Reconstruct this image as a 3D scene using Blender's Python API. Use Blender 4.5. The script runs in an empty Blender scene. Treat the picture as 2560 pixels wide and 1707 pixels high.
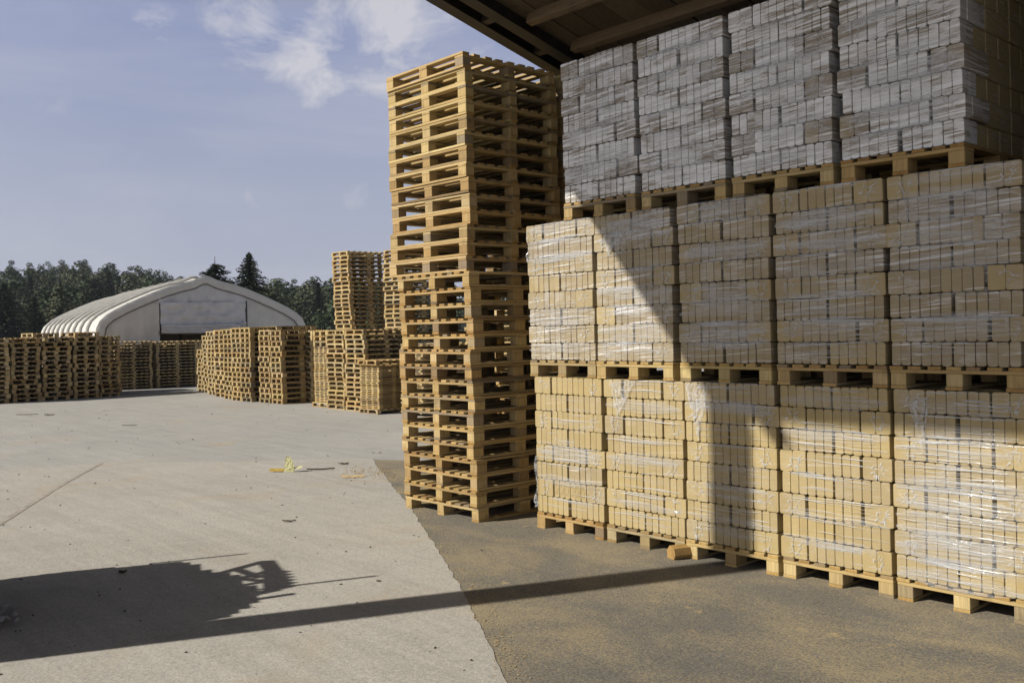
import bpy, bmesh, math, random
from math import sin, cos, pi, radians
from mathutils import Vector, Matrix, Euler, noise as mnoise

random.seed(7)
sc = bpy.context.scene
COL = sc.collection

# ------------------------------------------------------------------ camera
F_PX, CY, ROLL, HC, YAW = 2381.713, 818.955, radians(1.218), 1.791, radians(42.373)
SY, CYW = sin(YAW), cos(YAW)
cam_d = bpy.data.cameras.new("camera")
cam = bpy.data.objects.new("camera", cam_d)
COL.objects.link(cam)
sc.camera = cam
cam_d.sensor_width = 36.0
cam_d.sensor_fit = 'HORIZONTAL'
cam_d.lens = 36.0 * F_PX / 2560.0
cam_d.shift_y = (CY - 853.5) / 2560.0
cam_d.clip_start = 0.05
cam_d.clip_end = 6000
R = Vector((SY, CYW, 0)); FW = Vector((-CYW, SY, 0)); U = Vector((0, 0, 1))
cr = R * cos(ROLL) - U * sin(ROLL)
cu = R * sin(ROLL) + U * cos(ROLL)
m = Matrix((cr, cu, -FW)).transposed().to_4x4()
m.translation = Vector((0, 0, HC))
cam.matrix_world = m


def wc(X, Z, h=0.0):
    """ground position from metres right of / metres ahead of the standing point"""
    return Vector((SY * X - CYW * Z, CYW * X + SY * Z, h))


# ------------------------------------------------------------------ light
SUN_EL = radians(35.8)
SD = Vector((0.388, 0.922, -math.tan(SUN_EL))).normalized()      # travel direction
sun_d = bpy.data.lights.new("sun", 'SUN')
sun_d.energy = 5.0
sun_d.angle = radians(0.53)
sun_d.color = (1.0, 0.95, 0.85)
sun = bpy.data.objects.new("sun", sun_d)
COL.objects.link(sun)
sun.rotation_euler = SD.to_track_quat('-Z', 'Y').to_euler()
sun.location = (-20, -30, 40)

world = bpy.data.worlds.new("World")
sc.world = world
world.use_nodes = True
wt = world.node_tree
wt.nodes.clear()


class NT:
    """small helper round a node tree"""
    def __init__(s, t):
        s.t = t

    def n(s, typ, **kw):
        nd = s.t.nodes.new(typ)
        for k, v in kw.items():
            if k.startswith('i_'):
                key = k[2:]
                key = int(key) if key.isdigit() else key.replace('_', ' ')
                nd.inputs[key].default_value = v
            else:
                setattr(nd, k, v)
        return nd

    def l(s, a, ao, b, bi):
        s.t.links.new(a.outputs[ao], b.inputs[bi])

    def math(s, op, a, b=None, clamp=False):
        nd = s.t.nodes.new('ShaderNodeMath')
        nd.operation = op
        nd.use_clamp = clamp
        for i, v in enumerate((a, b)):
            if v is None:
                continue
            if isinstance(v, (int, float)):
                nd.inputs[i].default_value = v
            else:
                s.t.links.new(v, nd.inputs[i])
        return nd.outputs[0]

    def mix(s, fac, a, b, mode='MIX'):
        nd = s.t.nodes.new('ShaderNodeMix')
        nd.data_type = 'RGBA'
        nd.blend_type = mode
        for i, v in ((0, fac), (6, a), (7, b)):
            if isinstance(v, (int, float)):
                nd.inputs[i].default_value = v
            elif isinstance(v, (tuple, list)):
                nd.inputs[i].default_value = (*v[:3], 1)
            else:
                s.t.links.new(v, nd.inputs[i])
        return nd.outputs[2]

    def ramp(s, fac, stops):
        nd = s.t.nodes.new('ShaderNodeValToRGB')
        e = nd.color_ramp.elements
        while len(e) < len(stops):
            e.new(0.5)
        for el, (p, c) in zip(e, stops):
            el.position = p
            el.color = (c, c, c, 1) if isinstance(c, (int, float)) else (*c, 1)
        s.t.links.new(fac, nd.inputs[0])
        return nd.outputs[0]

    def noise(s, vec, scale, detail=4, rough=0.55, dist=0.0, sx=None):
        if sx is not None:
            mp = s.t.nodes.new('ShaderNodeMapping')
            mp.inputs['Scale'].default_value = sx
            s.t.links.new(vec, mp.inputs[0])
            vec = mp.outputs[0]
        nd = s.t.nodes.new('ShaderNodeTexNoise')
        nd.inputs['Scale'].default_value = scale
        nd.inputs['Detail'].default_value = detail
        nd.inputs['Roughness'].default_value = rough
        nd.inputs['Distortion'].default_value = dist
        s.t.links.new(vec, nd.inputs['Vector'])
        return nd.outputs[0]


def build_world():
    h = NT(wt)
    sky = h.n('ShaderNodeTexSky', sky_type='NISHITA', sun_disc=False)
    sky.sun_elevation = SUN_EL
    sky.sun_rotation = math.atan2(-SD.x, -SD.y)
    sky.air_density = 1.15
    sky.dust_density = 2.2
    sky.ozone_density = 1.6
    tc = h.n('ShaderNodeTexCoord')
    g = tc.outputs['Generated']
    # soft cumulus patches: noise gathered round a few compass directions
    total = None
    for (d, tight, amp) in (((-.775, .545, .32), 60, 1.0), ((-.74, .60, .305), 80, .75), ((-.79, .51, .345), 120, .6),
                            ((-.85, .44, .298), 420, .95), ((-.83, .485, .262), 420, 1.05), ((-.89, .36, .285), 900, .55),
                            ((-.90, .42, .13), 260, .55), ((-.83, .54, .13), 400, .24), ((-.94, .27, .23), 60, .16)):
        v = Vector(d).normalized()
        dp = h.n('ShaderNodeVectorMath', operation='DOT_PRODUCT')
        dp.inputs[1].default_value = v
        h.t.links.new(g, dp.inputs[0])
        e = h.math('POWER', h.math('MAXIMUM', dp.outputs['Value'], 0.0), float(tight) * 3)
        e = h.math('MULTIPLY', e, amp)
        total = e if total is None else h.math('MAXIMUM', total, e)
    n1 = h.noise(g, 11.0, 8, 0.62, 0.4, (1, 1, 1.7))
    n2 = h.noise(g, 3.0, 5, 0.6, 0.6, (1, 1, 5))
    puff = h.math('ADD', h.math('MULTIPLY', total, 0.62), h.math('MULTIPLY', h.math('SUBTRACT', n1, 0.5), 2.1))
    puff = h.math('MULTIPLY', h.ramp(puff, [(0.30, 0), (0.75, 1)]), h.ramp(total, [(0.05, 0), (0.35, 1)]))
    wisp = h.math('MULTIPLY', h.ramp(n2, [(0.42, 0), (0.75, 1)]), 0.30)
    cl = h.math('MAXIMUM', puff, wisp, True)
    # pale milk low in the sky (summer haze)
    sep = h.n('ShaderNodeSeparateXYZ')
    h.t.links.new(g, sep.inputs[0])
    low = h.ramp(sep.outputs[2], [(0.0, 0.96), (0.31, 0.85), (0.37, 0.25), (0.43, 0.0)])
    band = h.ramp(sep.outputs[2], [(0.0, (0.66, 0.69, 0.82)), (0.12, (0.575, 0.63, 0.815)), (0.30, (0.42, 0.495, 0.79))])
    bandv = h.n('ShaderNodeVectorMath', operation='SCALE')
    h.t.links.new(band, bandv.inputs[0])
    # the sky glows on the side where the sun stands
    sd = h.n('ShaderNodeVectorMath', operation='DOT_PRODUCT')
    sd.inputs[1].default_value = Vector((-SD.x, -SD.y, 0)).normalized()
    h.t.links.new(g, sd.inputs[0])
    bandv.inputs['Scale'].default_value = 10.2
    glow = h.math('MULTIPLY', h.math('POWER', h.math('MAXIMUM', sd.outputs['Value'], 0.0), 1.5), 9.0)
    glowc = h.n('ShaderNodeVectorMath', operation='SCALE')
    glowc.inputs[0].default_value = (1.0, .93, .84)
    h.t.links.new(glow, glowc.inputs['Scale'])
    bsum = h.n('ShaderNodeVectorMath', operation='ADD')
    h.l(bandv, 0, bsum, 0); h.l(glowc, 0, bsum, 1)
    zen = h.mix(1.0, sky.outputs[0], h.ramp(sep.outputs[2], [(0.3, 0.6), (0.55, 0.22)]), 'MULTIPLY')
    milk = h.mix(low, zen, bsum.outputs[0])
    c = h.mix(h.math('MULTIPLY', cl, 0.85), milk, (9.3, 9.2, 9.8))
    bg = h.n('ShaderNodeBackground')
    h.t.links.new(c, bg.inputs[0])
    bg.inputs[1].default_value = 0.07
    out = h.n('ShaderNodeOutputWorld')
    h.l(bg, 0, out, 0)


build_world()
sc.view_settings.view_transform = 'Standard'
sc.view_settings.look = 'None'
sc.view_settings.exposure = 0.0
sc.view_settings.gamma = 1.0
sc.view_settings.use_curve_mapping = False
sc.render.engine = 'CYCLES'
sc.cycles.max_bounces = 6
sc.cycles.diffuse_bounces = 1
sc.cycles.glossy_bounces = 3
sc.cycles.transparent_max_bounces = 12
sc.cycles.transmission_bounces = 3
sc.cycles.use_denoising = True


# ------------------------------------------------------------------ materials
def new_mat(name):
    mt = bpy.data.materials.new(name)
    mt.use_nodes = True
    nt = mt.node_tree
    nt.nodes.clear()
    h = NT(nt)
    bs = h.n('ShaderNodeBsdfPrincipled')
    out = h.n('ShaderNodeOutputMaterial')
    h.l(bs, 0, out, 0)
    return mt, h, bs, out


def bump(h, bs, height, strength=0.3, dist=0.01, socket='Normal'):
    b = h.n('ShaderNodeBump')
    b.inputs['Strength'].default_value = strength
    b.inputs['Distance'].default_value = dist
    h.t.links.new(height, b.inputs['Height'])
    h.t.links.new(b.outputs[0], bs.inputs[socket])


def wood_mat(name, axis, cols, sat=1.0):
    mt, h, bs, out = new_mat(name)
    tc = h.n('ShaderNodeTexCoord')
    geo = h.n('ShaderNodeNewGeometry')
    oi = h.n('ShaderNodeObjectInfo')
    at = h.n('ShaderNodeAttribute', attribute_name='tint')
    # offset the grain for every object
    add = h.n('ShaderNodeVectorMath', operation='ADD')
    h.t.links.new(tc.outputs['Object'], add.inputs[0])
    cmb = h.n('ShaderNodeCombineXYZ')
    off = h.math('MULTIPLY', oi.outputs['Random'], 37.0)
    for i in range(3):
        h.t.links.new(off, cmb.inputs[i])
    h.t.links.new(cmb.outputs[0], add.inputs[1])
    v = add.outputs[0]
    st = {'x': (1, 22, 22), 'y': (22, 1, 22), 'z': (22, 22, 1)}[axis]
    grain = h.noise(v, 3.0, 5, 0.6, 0.8, st)
    blot = h.noise(v, 7.0, 3, 0.5)
    pick = h.math('FRACT', h.math('ADD', h.math('MULTIPLY', oi.outputs['Random'], 7.31), at.outputs['Fac']))
    base = h.ramp(pick, [(0.0, cols[0]), (0.3, cols[1]), (0.58, cols[2]), (0.80, cols[3]), (0.9, tuple(sum(cols[3]) / 3 * k for k in (1.22, 1.0, .72))), (1.0, cols[0])])
    g1 = h.ramp(grain, [(0.3, 0.72), (0.62, 1.08)])
    c = h.mix(1.0, base, g1, 'MULTIPLY')
    kn = h.ramp(blot, [(0.28, 0.62), (0.42, 1.0)])
    c = h.mix(0.7, c, kn, 'MULTIPLY')
    c = h.mix(1.0, c, oi.outputs['Color'], 'MULTIPLY')      # age of the single pallet
    h.t.links.new(c, bs.inputs['Base Color'])
    bs.inputs['Roughness'].default_value = 0.75
    bs.inputs['Specular IOR Level'].default_value = 0.25
    bump(h, bs, grain, 0.25, 0.004)
    return mt


PINE = [(0.54, 0.41, 0.205), (0.455, 0.325, 0.148), (0.59, 0.465, 0.255), (0.34, 0.232, 0.105)]
M = {}
for ax in 'xyz':
    M['wood_' + ax] = wood_mat('pine_grain_' + ax, ax, PINE)
M['endgrain'] = wood_mat('pine_endgrain', 'z', [(0.46, 0.30, 0.115), (0.40, 0.245, 0.085), (0.52, 0.36, 0.155), (0.35, 0.205, 0.07)])
M['old_wood'] = wood_mat('old_brown_boards', 'y', [(0.15, 0.112, 0.075), (0.11, 0.082, 0.055), (0.18, 0.138, 0.092), (0.085, 0.064, 0.046)])
M['old_beam'] = wood_mat('old_brown_beam', 'x', [(0.20, 0.14, 0.08), (0.17, 0.118, 0.066), (0.23, 0.165, 0.10), (0.15, 0.105, 0.062)])


def steel_mat():
    mt, h, bs, out = new_mat('dark_steel')
    tc = h.n('ShaderNodeTexCoord')
    n = h.noise(tc.outputs['Object'], 4.0, 6, 0.65)
    c = h.mix(h.ramp(n, [(0.4, 0), (0.7, 1)]), (0.018, 0.017, 0.016), (0.05, 0.036, 0.026))
    h.t.links.new(c, bs.inputs['Base Color'])
    bs.inputs['Roughness'].default_value = 0.6
    bs.inputs['Metallic'].default_value = 0.3
    return mt


M['steel'] = steel_mat()


def briquette_mat():
    """pressed wood under clinging stretch film; object colour: R film whiteness with painted sky glare and wood darkening, G gloss"""
    mt, h, bs, out = new_mat('film_wrapped_briquette')
    geo = h.n('ShaderNodeNewGeometry')
    tc = h.n('ShaderNodeTexCoord')
    oi = h.n('ShaderNodeObjectInfo')
    sepc = h.n('ShaderNodeSeparateColor')
    h.t.links.new(oi.outputs['Color'], sepc.inputs[0])
    milk, gloss = sepc.outputs[0], sepc.outputs[1]
    pos = geo.outputs['Position']
    wood = h.ramp(oi.outputs['Random'], [(0, (0.485, 0.372, 0.176)), (0.35, (0.51, 0.395, 0.192)), (0.7, (0.455, 0.345, 0.158)), (1, (0.495, 0.382, 0.184))])
    fine = h.noise(pos, 260, 3, 0.7)
    blot = h.noise(pos, 9, 3, 0.5)
    vert = h.noise(tc.outputs['Object'], 6, 4, 0.6, 0.0, (9, 9, 1.2))
    c = h.mix(1.0, wood, h.ramp(fine, [(0.3, 0.80), (0.7, 1.10)]), 'MULTIPLY')
    c = h.mix(1.0, c, h.ramp(blot, [(0.3, 0.95), (0.7, 1.03)]), 'MULTIPLY')
    c = h.mix(0.4, c, h.ramp(vert, [(0.3, 0.88), (0.65, 1.05)]), 'MULTIPLY')
    # film and its sky glare, painted white: stretched streaks (slightly climbing), broad clouded patches, brick to brick contact
    rot = h.n('ShaderNodeMapping')
    rot.inputs['Rotation'].default_value = (0, radians(4.0), 0)
    h.t.links.new(pos, rot.inputs[0])
    p2 = rot.outputs[0]
    st = h.noise(p2, 1.0, 4, 0.65, 0.25, (1.5, 1.5, 48))
    st2 = h.noise(p2, 1.0, 4, 0.7, 0.3, (2.4, 2.4, 125))
    patch = h.noise(pos, 1.0, 5, 0.62, 0.6, (3.2, 3.0, 11))
    rnd2 = h.math('FRACT', h.math('MULTIPLY', oi.outputs['Random'], 53.7))
    pj = h.math('ADD', patch, h.math('MULTIPLY', h.math('SUBTRACT', rnd2, 0.5), 0.10))
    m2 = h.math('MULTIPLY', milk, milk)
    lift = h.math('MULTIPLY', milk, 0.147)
    glare_cloud = h.ramp(h.math('ADD', pj, h.math('MULTIPLY', lift, 0.75)), [(0.57, 0.0), (0.64, 1.0)])
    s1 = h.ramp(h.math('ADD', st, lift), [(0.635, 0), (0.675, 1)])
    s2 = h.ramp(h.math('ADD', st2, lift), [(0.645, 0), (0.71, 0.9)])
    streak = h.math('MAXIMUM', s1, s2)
    body = h.math('MULTIPLY', glare_cloud, h.math('ADD', h.math('MULTIPLY', m2, 0.70), h.math('MULTIPLY', milk, 0.15)))
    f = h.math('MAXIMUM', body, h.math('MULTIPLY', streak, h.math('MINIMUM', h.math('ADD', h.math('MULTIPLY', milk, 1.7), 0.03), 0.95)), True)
    c = h.mix(h.math('MULTIPLY', milk, 1.9, True), c, (0.28, 0.235, 0.18))  # wood greyed under film and painted darker for the shaded rows
    c = h.mix(f, c, (0.86, 0.865, 0.88))  # sky glare on the film painted in as diffuse white
    h.t.links.new(c, bs.inputs['Base Color'])
    h.t.links.new(h.math('SUBTRACT', 0.78, h.math('MULTIPLY', f, 0.3)), bs.inputs['Roughness'])
    bs.inputs['Specular IOR Level'].default_value = 0.3
    cw = h.math('ADD', h.math('MULTIPLY', gloss, 0.12), h.math('MULTIPLY', h.math('ADD', h.math('MULTIPLY', streak, 1.0), h.math('MULTIPLY', glare_cloud, 0.6)), gloss), True)
    h.t.links.new(cw, bs.inputs['Coat Weight'])
    bs.inputs['Coat Roughness'].default_value = 0.22
    bs.inputs['Coat IOR'].default_value = 2.5
    wr = h.noise(p2, 1.0, 5, 0.7, 1.5, (9, 9, 60))
    wr2 = h.noise(pos, 45, 3, 0.6, 1.0)
    hh = h.math('ADD', h.math('MULTIPLY', wr, 1.0), h.math('MULTIPLY', wr2, 0.25))
    bump(h, bs, hh, 0.9, 0.012, 'Coat Normal')
    bump(h, bs, fine, 0.35, 0.002, 'Normal')
    return mt


M['briquette'] = briquette_mat()


def film_mat(name, alpha, streaky=True):
    mt, h, bs, out = new_mat(name)
    geo = h.n('ShaderNodeNewGeometry')
    pos = geo.outputs['Position']
    n = h.noise(pos, 1.0, 4, 0.7, 0.4, (2.2, 2.2, 120) if streaky else (40, 40, 40))
    a = h.ramp(n, [(0.40, alpha * 0.06), (0.64, alpha)])
    bs.inputs['Base Color'].default_value = (0.82, 0.83, 0.85, 1)
    bs.inputs['Roughness'].default_value = 0.22
    bs.inputs['Specular IOR Level'].default_value = 0.7
    bs.inputs['Coat Weight'].default_value = 0.6
    bs.inputs['Coat Roughness'].default_value = 0.08
    h.t.links.new(a, bs.inputs['Alpha'])
    wr = h.noise(pos, 60, 3, 0.6, 1.0)
    bump(h, bs, wr, 0.8, 0.01)
    return mt


M['film'] = film_mat('stretch_film_strand', 0.70)
M['film_band'] = film_mat('stretch_film_band', 0.37)
M['film_crease'] = film_mat('shrink_film_crease', 0.50, False)


def plain(name, col, rough=0.7, spec=0.3, var=0.15, scale=5.0):
    mt, h, bs, out = new_mat(name)
    tc = h.n('ShaderNodeTexCoord')
    n = h.noise(tc.outputs['Object'], scale, 5, 0.6)
    c = h.mix(1.0, col, h.ramp(n, [(0.3, 1 - var), (0.7, 1 + var)]), 'MULTIPLY')
    h.t.links.new(c, bs.inputs['Base Color'])
    bs.inputs['Roughness'].default_value = rough
    bs.inputs['Specular IOR Level'].default_value = spec
    return mt


def ground_mat(name, base, dark, light, dust=None, speck=1.0, grain=60.0):
    mt, h, bs, out = new_mat(name)
    geo = h.n('ShaderNodeNewGeometry')
    p = geo.outputs['Position']
    big = h.noise(p, 0.35, 5, 0.6, 0.4)
    mid = h.noise(p, 2.2, 5, 0.65, 0.8)
    fine = h.noise(p, grain, 4, 0.75)
    fine2 = h.noise(p, grain * 3.1, 2, 0.7)
    c = h.mix(h.ramp(big, [(0.3, 0), (0.7, 1)]), base, light)
    c = h.mix(h.math('MULTIPLY', h.ramp(mid, [(0.48, 0), (0.75, 1)]), 0.5), c, dark)
    c = h.mix(1.0, c, h.ramp(fine, [(0.25, 1 - 0.42 * speck), (0.75, 1 + 0.36 * speck)]), 'MULTIPLY')
    c = h.mix(1.0, c, h.ramp(fine2, [(0.25, 1 - 0.36 * speck), (0.75, 1 + 0.3 * speck)]), 'MULTIPLY')
    # stones: dark and pale specks
    vo = h.n('ShaderNodeTexVoronoi')
    vo.inputs['Scale'].default_value = 34
    h.t.links.new(p, vo.inputs['Vector'])
    sepc = h.n('ShaderNodeSeparateColor')
    h.t.links.new(vo.outputs['Color'], sepc.inputs[0])
    pick = h.math('GREATER_THAN', sepc.outputs[0], 0.985)
    near = h.math('LESS_THAN', vo.outputs['Distance'], 0.22)
    spk = h.math('MULTIPLY', pick, near)
    c = h.mix(h.math('MULTIPLY', spk, 0.8), c, (0.05, 0.045, 0.04))
    # faint curving tyre smears
    if dust is None:
        wv = h.n('ShaderNodeTexWave', wave_type='RINGS', rings_direction='SPHERICAL')
        wv.inputs['Scale'].default_value = 0.55
        wv.inputs['Distortion'].default_value = 9.0
        wv.inputs['Detail'].default_value = 3.0
        wv.inputs['Detail Scale'].default_value = 0.35
        h.t.links.new(p, wv.inputs['Vector'])
        sm = h.math('MULTIPLY', h.ramp(wv.outputs['Fac'], [(0.80, 0), (0.97, 1)]), h.ramp(mid, [(0.4, 0), (0.6, 0.30)]))
        c = h.mix(sm, c, light)
        wv2 = h.noise(p, 1.0, 5, 0.7, 1.2, (0.5, 5.5, 1))
        c = h.mix(1.0, c, h.ramp(wv2, [(0.3, 0.87), (0.7, 1.07)]), 'MULTIPLY')
        blot = h.noise(p, 0.9, 4, 0.6, 0.8)
        c = h.mix(h.ramp(blot, [(0.56, 0), (0.80, 0.5)]), c, (0.48, 0.37, 0.25))
    else:
        d1 = h.noise(p, 1.1, 5, 0.6, 0.6, (1.0, 1.5, 1))
        d2 = h.noise(p, 75, 4, 0.8, 0.3)
        d3 = h.noise(p, 0.55, 2, 0.5)
        a = h.math('ADD', h.math('MULTIPLY', d1, 1.0), h.math('MULTIPLY', h.math('SUBTRACT', d2, 0.5), 1.9))
        a = h.math('ADD', a, h.math('MULTIPLY', h.math('SUBTRACT', d3, 0.5), 0.6))
        dm = h.ramp(a, [(0.36, 0.06), (0.80, 0.80)])
        c = h.mix(dm, c, dust)
        d4 = h.noise(p, 1.7, 6, 0.65, 1.5)
        d4 = h.math('ADD', d4, h.math('MULTIPLY', h.math('SUBTRACT', d2, 0.5), 0.12))
        c = h.mix(h.ramp(d4, [(0.64, 0), (0.73, 0.7)]), c, (0.58, 0.42, 0.21))
    h.t.links.new(c, bs.inputs['Base Color'])
    bs.inputs['Roughness'].default_value = 0.9
    bs.inputs['Specular IOR Level'].default_value = 0.2
    bh = h.math('ADD', h.math('MULTIPLY', fine, 1.0), h.math('MULTIPLY', fine2, 0.6))
    bump(h, bs, bh, 0.45, 0.010)
    return mt


M['yard'] = ground_mat('pale_worn_asphalt', (0.415, 0.40, 0.375), (0.345, 0.33, 0.305), (0.475, 0.46, 0.43), None, 0.8, 45)
M['slab'] = ground_mat('dusty_concrete', (0.46, 0.432, 0.382), (0.395, 0.367, 0.32), (0.525, 0.495, 0.442), None, 0.85, 60)
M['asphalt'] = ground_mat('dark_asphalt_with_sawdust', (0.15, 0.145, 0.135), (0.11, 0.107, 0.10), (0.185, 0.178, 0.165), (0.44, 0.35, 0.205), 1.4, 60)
M['joint'] = plain('dusty_joint_filler', (0.395, 0.355, 0.305), 0.9, 0.1, 0.25, 8)
M['tent'] = plain('white_tarpaulin', (0.63, 0.615, 0.58), 0.5, 0.4, 0.07, 3.0)
M['tent_grey'] = plain('grey_tarpaulin', (0.60, 0.60, 0.61), 0.5, 0.4, 0.12, 3.0)
M['tent_crease'] = plain('crease_shade_grey', (0.40, 0.39, 0.365), 0.7)  # darker grey stands for the shade in the cloth creases
M['tent_hem_shade'] = plain('hem_shade_grey', (0.20, 0.19, 0.18), 0.8)  # dark tone stands for the shadow line below the hem
M['tent_dark'] = plain('dark_straps', (0.06, 0.06, 0.065), 0.6)
M['bark'] = plain('bark', (0.075, 0.055, 0.04), 0.9, 0.1, 0.3, 6)
M['chip'] = plain('bark_chips', (0.075, 0.055, 0.042), 0.9, 0.1, 0.4, 30)
M['palechip'] = plain('pale_chips', (0.50, 0.36, 0.19), 0.9, 0.1, 0.25, 30)
M['yellow'] = plain('yellow_wrapping', (0.52, 0.50, 0.26), 0.45, 0.4, 0.2, 25)
M['ochre'] = plain('ochre_wrapping', (0.42, 0.29, 0.06), 0.6, 0.3, 0.3, 25)
M['rag'] = plain('grey_sheet', (0.34, 0.32, 0.30), 0.7, 0.3, 0.3, 12)
M['hill'] = plain('forest_floor', (0.030, 0.034, 0.018), 0.95, 0.05, 0.35, 0.2)
M['dark_load'] = plain('stacked_goods_in_shade', (0.30, 0.22, 0.13), 0.8, 0.2, 0.2, 4)


def leaf_mat(name, cols):
    mt, h, bs, out = new_mat(name)
    oi = h.n('ShaderNodeObjectInfo')
    at = h.n('ShaderNodeAttribute', attribute_name='tint')
    pick = h.math('FRACT', h.math('ADD', h.math('MULTIPLY', oi.outputs['Random'], 0.5), at.outputs['Fac']))
    c = h.ramp(pick, [(0, cols[0]), (0.4, cols[1]), (0.75, cols[2]), (1, cols[0])])
    h.t.links.new(c, bs.inputs['Base Color'])
    bs.inputs['Roughness'].default_value = 0.7
    bs.inputs['Specular IOR Level'].default_value = 0.2
    return mt


M['leaf'] = leaf_mat('broadleaf_foliage', [(0.050, 0.073, 0.032), (0.062, 0.083, 0.038), (0.043, 0.063, 0.029)])
M['leaf2'] = leaf_mat('autumn_touched_foliage', [(0.082, 0.092, 0.045), (0.085, 0.082, 0.045), (0.066, 0.082, 0.042)])
M['needle'] = leaf_mat('conifer_needles', [(0.016, 0.030, 0.014), (0.022, 0.038, 0.016), (0.013, 0.024, 0.013)])


# ------------------------------------------------------------------ mesh builder
class MB:
    def __init__(s):
        s.v = []; s.f = []; s.t = []; s.m = []

    def add(s, vs, fs, tint=None, mi=0):
        o = len(s.v)
        s.v.extend(vs)
        t = random.random() if tint is None else tint
        for f in fs:
            s.f.append(tuple(o + i for i in f)); s.t.append(t); s.m.append(mi)

    def box(s, c, d, rot=(0, 0, 0), tint=None, mi=0, ch=0.0):
        x, y, z = d[0] / 2, d[1] / 2, d[2] / 2
        if ch <= 0:
            vs = [Vector(p) for p in ((-x, -y, -z), (x, -y, -z), (x, y, -z), (-x, y, -z), (-x, -y, z), (x, -y, z), (x, y, z), (-x, y, z))]
            fs = [(0, 3, 2, 1), (4, 5, 6, 7), (0, 1, 5, 4), (1, 2, 6, 5), (2, 3, 7, 6), (3, 0, 4, 7)]
        else:
            # chamfered box
            vs = []; idx = {}
            for sx in (-1, 1):
                for sy in (-1, 1):
                    for sz in (-1, 1):
                        for k in range(3):
                            p = [sx * x, sy * y, sz * z]
                            for q in range(3):
                                if q != k:
                                    p[q] -= (sx, sy, sz)[q] * ch
                            idx[(sx, sy, sz, k)] = len(vs)
                            vs.append(Vector(p))
            fs = []
            for sx in (-1, 1):
                fs.append([idx[(sx, a, b, 0)] for a, b in ((-1, -1), (1, -1), (1, 1), (-1, 1))][::sx])
                fs.append([idx[(a, sx, b, 1)] for a, b in ((-1, -1), (-1, 1), (1, 1), (1, -1))][::sx])
                fs.append([idx[(a, b, sx, 2)] for a, b in ((-1, -1), (1, -1), (1, 1), (-1, 1))][::sx])
            for a in (-1, 1):
                for b in (-1, 1):
                    q = [idx[(a, b, -1, 0)], idx[(a, b, -1, 1)], idx[(a, b, 1, 1)], idx[(a, b, 1, 0)]]
                    fs.append(q if a * b > 0 else q[::-1])
                    q = [idx[(a, -1, b, 0)], idx[(a, -1, b, 2)], idx[(a, 1, b, 2)], idx[(a, 1, b, 0)]]
                    fs.append(q[::-1] if a * b > 0 else q)
                    q = [idx[(-1, a, b, 1)], idx[(-1, a, b, 2)], idx[(1, a, b, 2)], idx[(1, a, b, 1)]]
                    fs.append(q if a * b > 0 else q[::-1])
                    for c3 in (-1, 1):
                        q = [idx[(a, b, c3, 0)], idx[(a, b, c3, 1)], idx[(a, b, c3, 2)]]
                        fs.append(q if a * b * c3 > 0 else q[::-1])
        if rot != (0, 0, 0):
            rm = Euler(rot).to_matrix()
            vs = [rm @ v for v in vs]
        cc = Vector(c)
        s.add([v + cc for v in vs], fs, tint, mi)

    def quad(s, a, b, c, d, tint=None, mi=0):
        s.add([Vector(a), Vector(b), Vector(c), Vector(d)], [(0, 1, 2, 3)], tint, mi)

    def bar(s, p, q, w, hgt=None, tint=None, mi=0):
        p = Vector(p); q = Vector(q)
        dv = q - p
        L = dv.length
        rm = dv.to_track_quat('Y', 'Z').to_matrix()
        hgt = hgt or w
        x, z = w / 2, hgt / 2
        vs = [Vector(a) for a in ((-x, 0, -z), (x, 0, -z), (x, L, -z), (-x, L, -z), (-x, 0, z), (x, 0, z), (x, L, z), (-x, L, z))]
        s.add([rm @ v + p for v in vs], [(0, 3, 2, 1), (4, 5, 6, 7), (0, 1, 5, 4), (1, 2, 6, 5), (2, 3, 7, 6), (3, 0, 4, 7)], tint, mi)

    def tube(s, pts, rad, n=8, tint=None, mi=0):
        vs = []; fs = []
        for i, p in enumerate(pts):
            p = Vector(p)
            a = Vector(pts[max(i - 1, 0)]); b = Vector(pts[min(i + 1, len(pts) - 1)])
            d = (b - a).normalized()
            q = d.to_track_quat('Z', 'Y').to_matrix()
            r = rad[i] if isinstance(rad, (list, tuple)) else rad
            for k in range(n):
                vs.append(p + q @ Vector((r * cos(2 * pi * k / n), r * sin(2 * pi * k / n), 0)))
        for i in range(len(pts) - 1):
            for k in range(n):
                fs.append((i * n + k, i * n + (k + 1) % n, (i + 1) * n + (k + 1) % n, (i + 1) * n + k))
        fs.append(tuple(range(n))[::-1]); fs.append(tuple((len(pts) - 1) * n + k for k in range(n)))
        s.add(vs, fs, tint, mi)

    def mesh(s, name, mats, smooth=False):
        me = bpy.data.meshes.new(name)
        me.from_pydata([tuple(v) for v in s.v], [], s.f)
        for mt in (mats if isinstance(mats, (list, tuple)) else [mats]):
            me.materials.append(mt)
        a = me.attributes.new('tint', 'FLOAT', 'FACE')
        a.data.foreach_set('value', s.t)
        me.polygons.foreach_set('material_index', s.m)
        if smooth:
            me.polygons.foreach_set('use_smooth', [True] * len(me.polygons))
        me.update()
        return me


def obj(name, me, parent=None, loc=(0, 0, 0), rot=(0, 0, 0)):
    o = bpy.data.objects.new(name, me)
    COL.objects.link(o)
    if parent is not None:
        o.parent = parent
    o.location = loc
    o.rotation_euler = rot
    return o


def tag(o, label=None, cat=None, group=None, kind=None):
    if label: o['label'] = label
    if cat: o['category'] = cat
    if group: o['group'] = group
    if kind: o['kind'] = kind
    return o


def structure(name, me, label, cat, loc=(0, 0, 0)):
    return tag(obj(name, me, None, loc), label, cat, None, 'structure')


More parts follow.
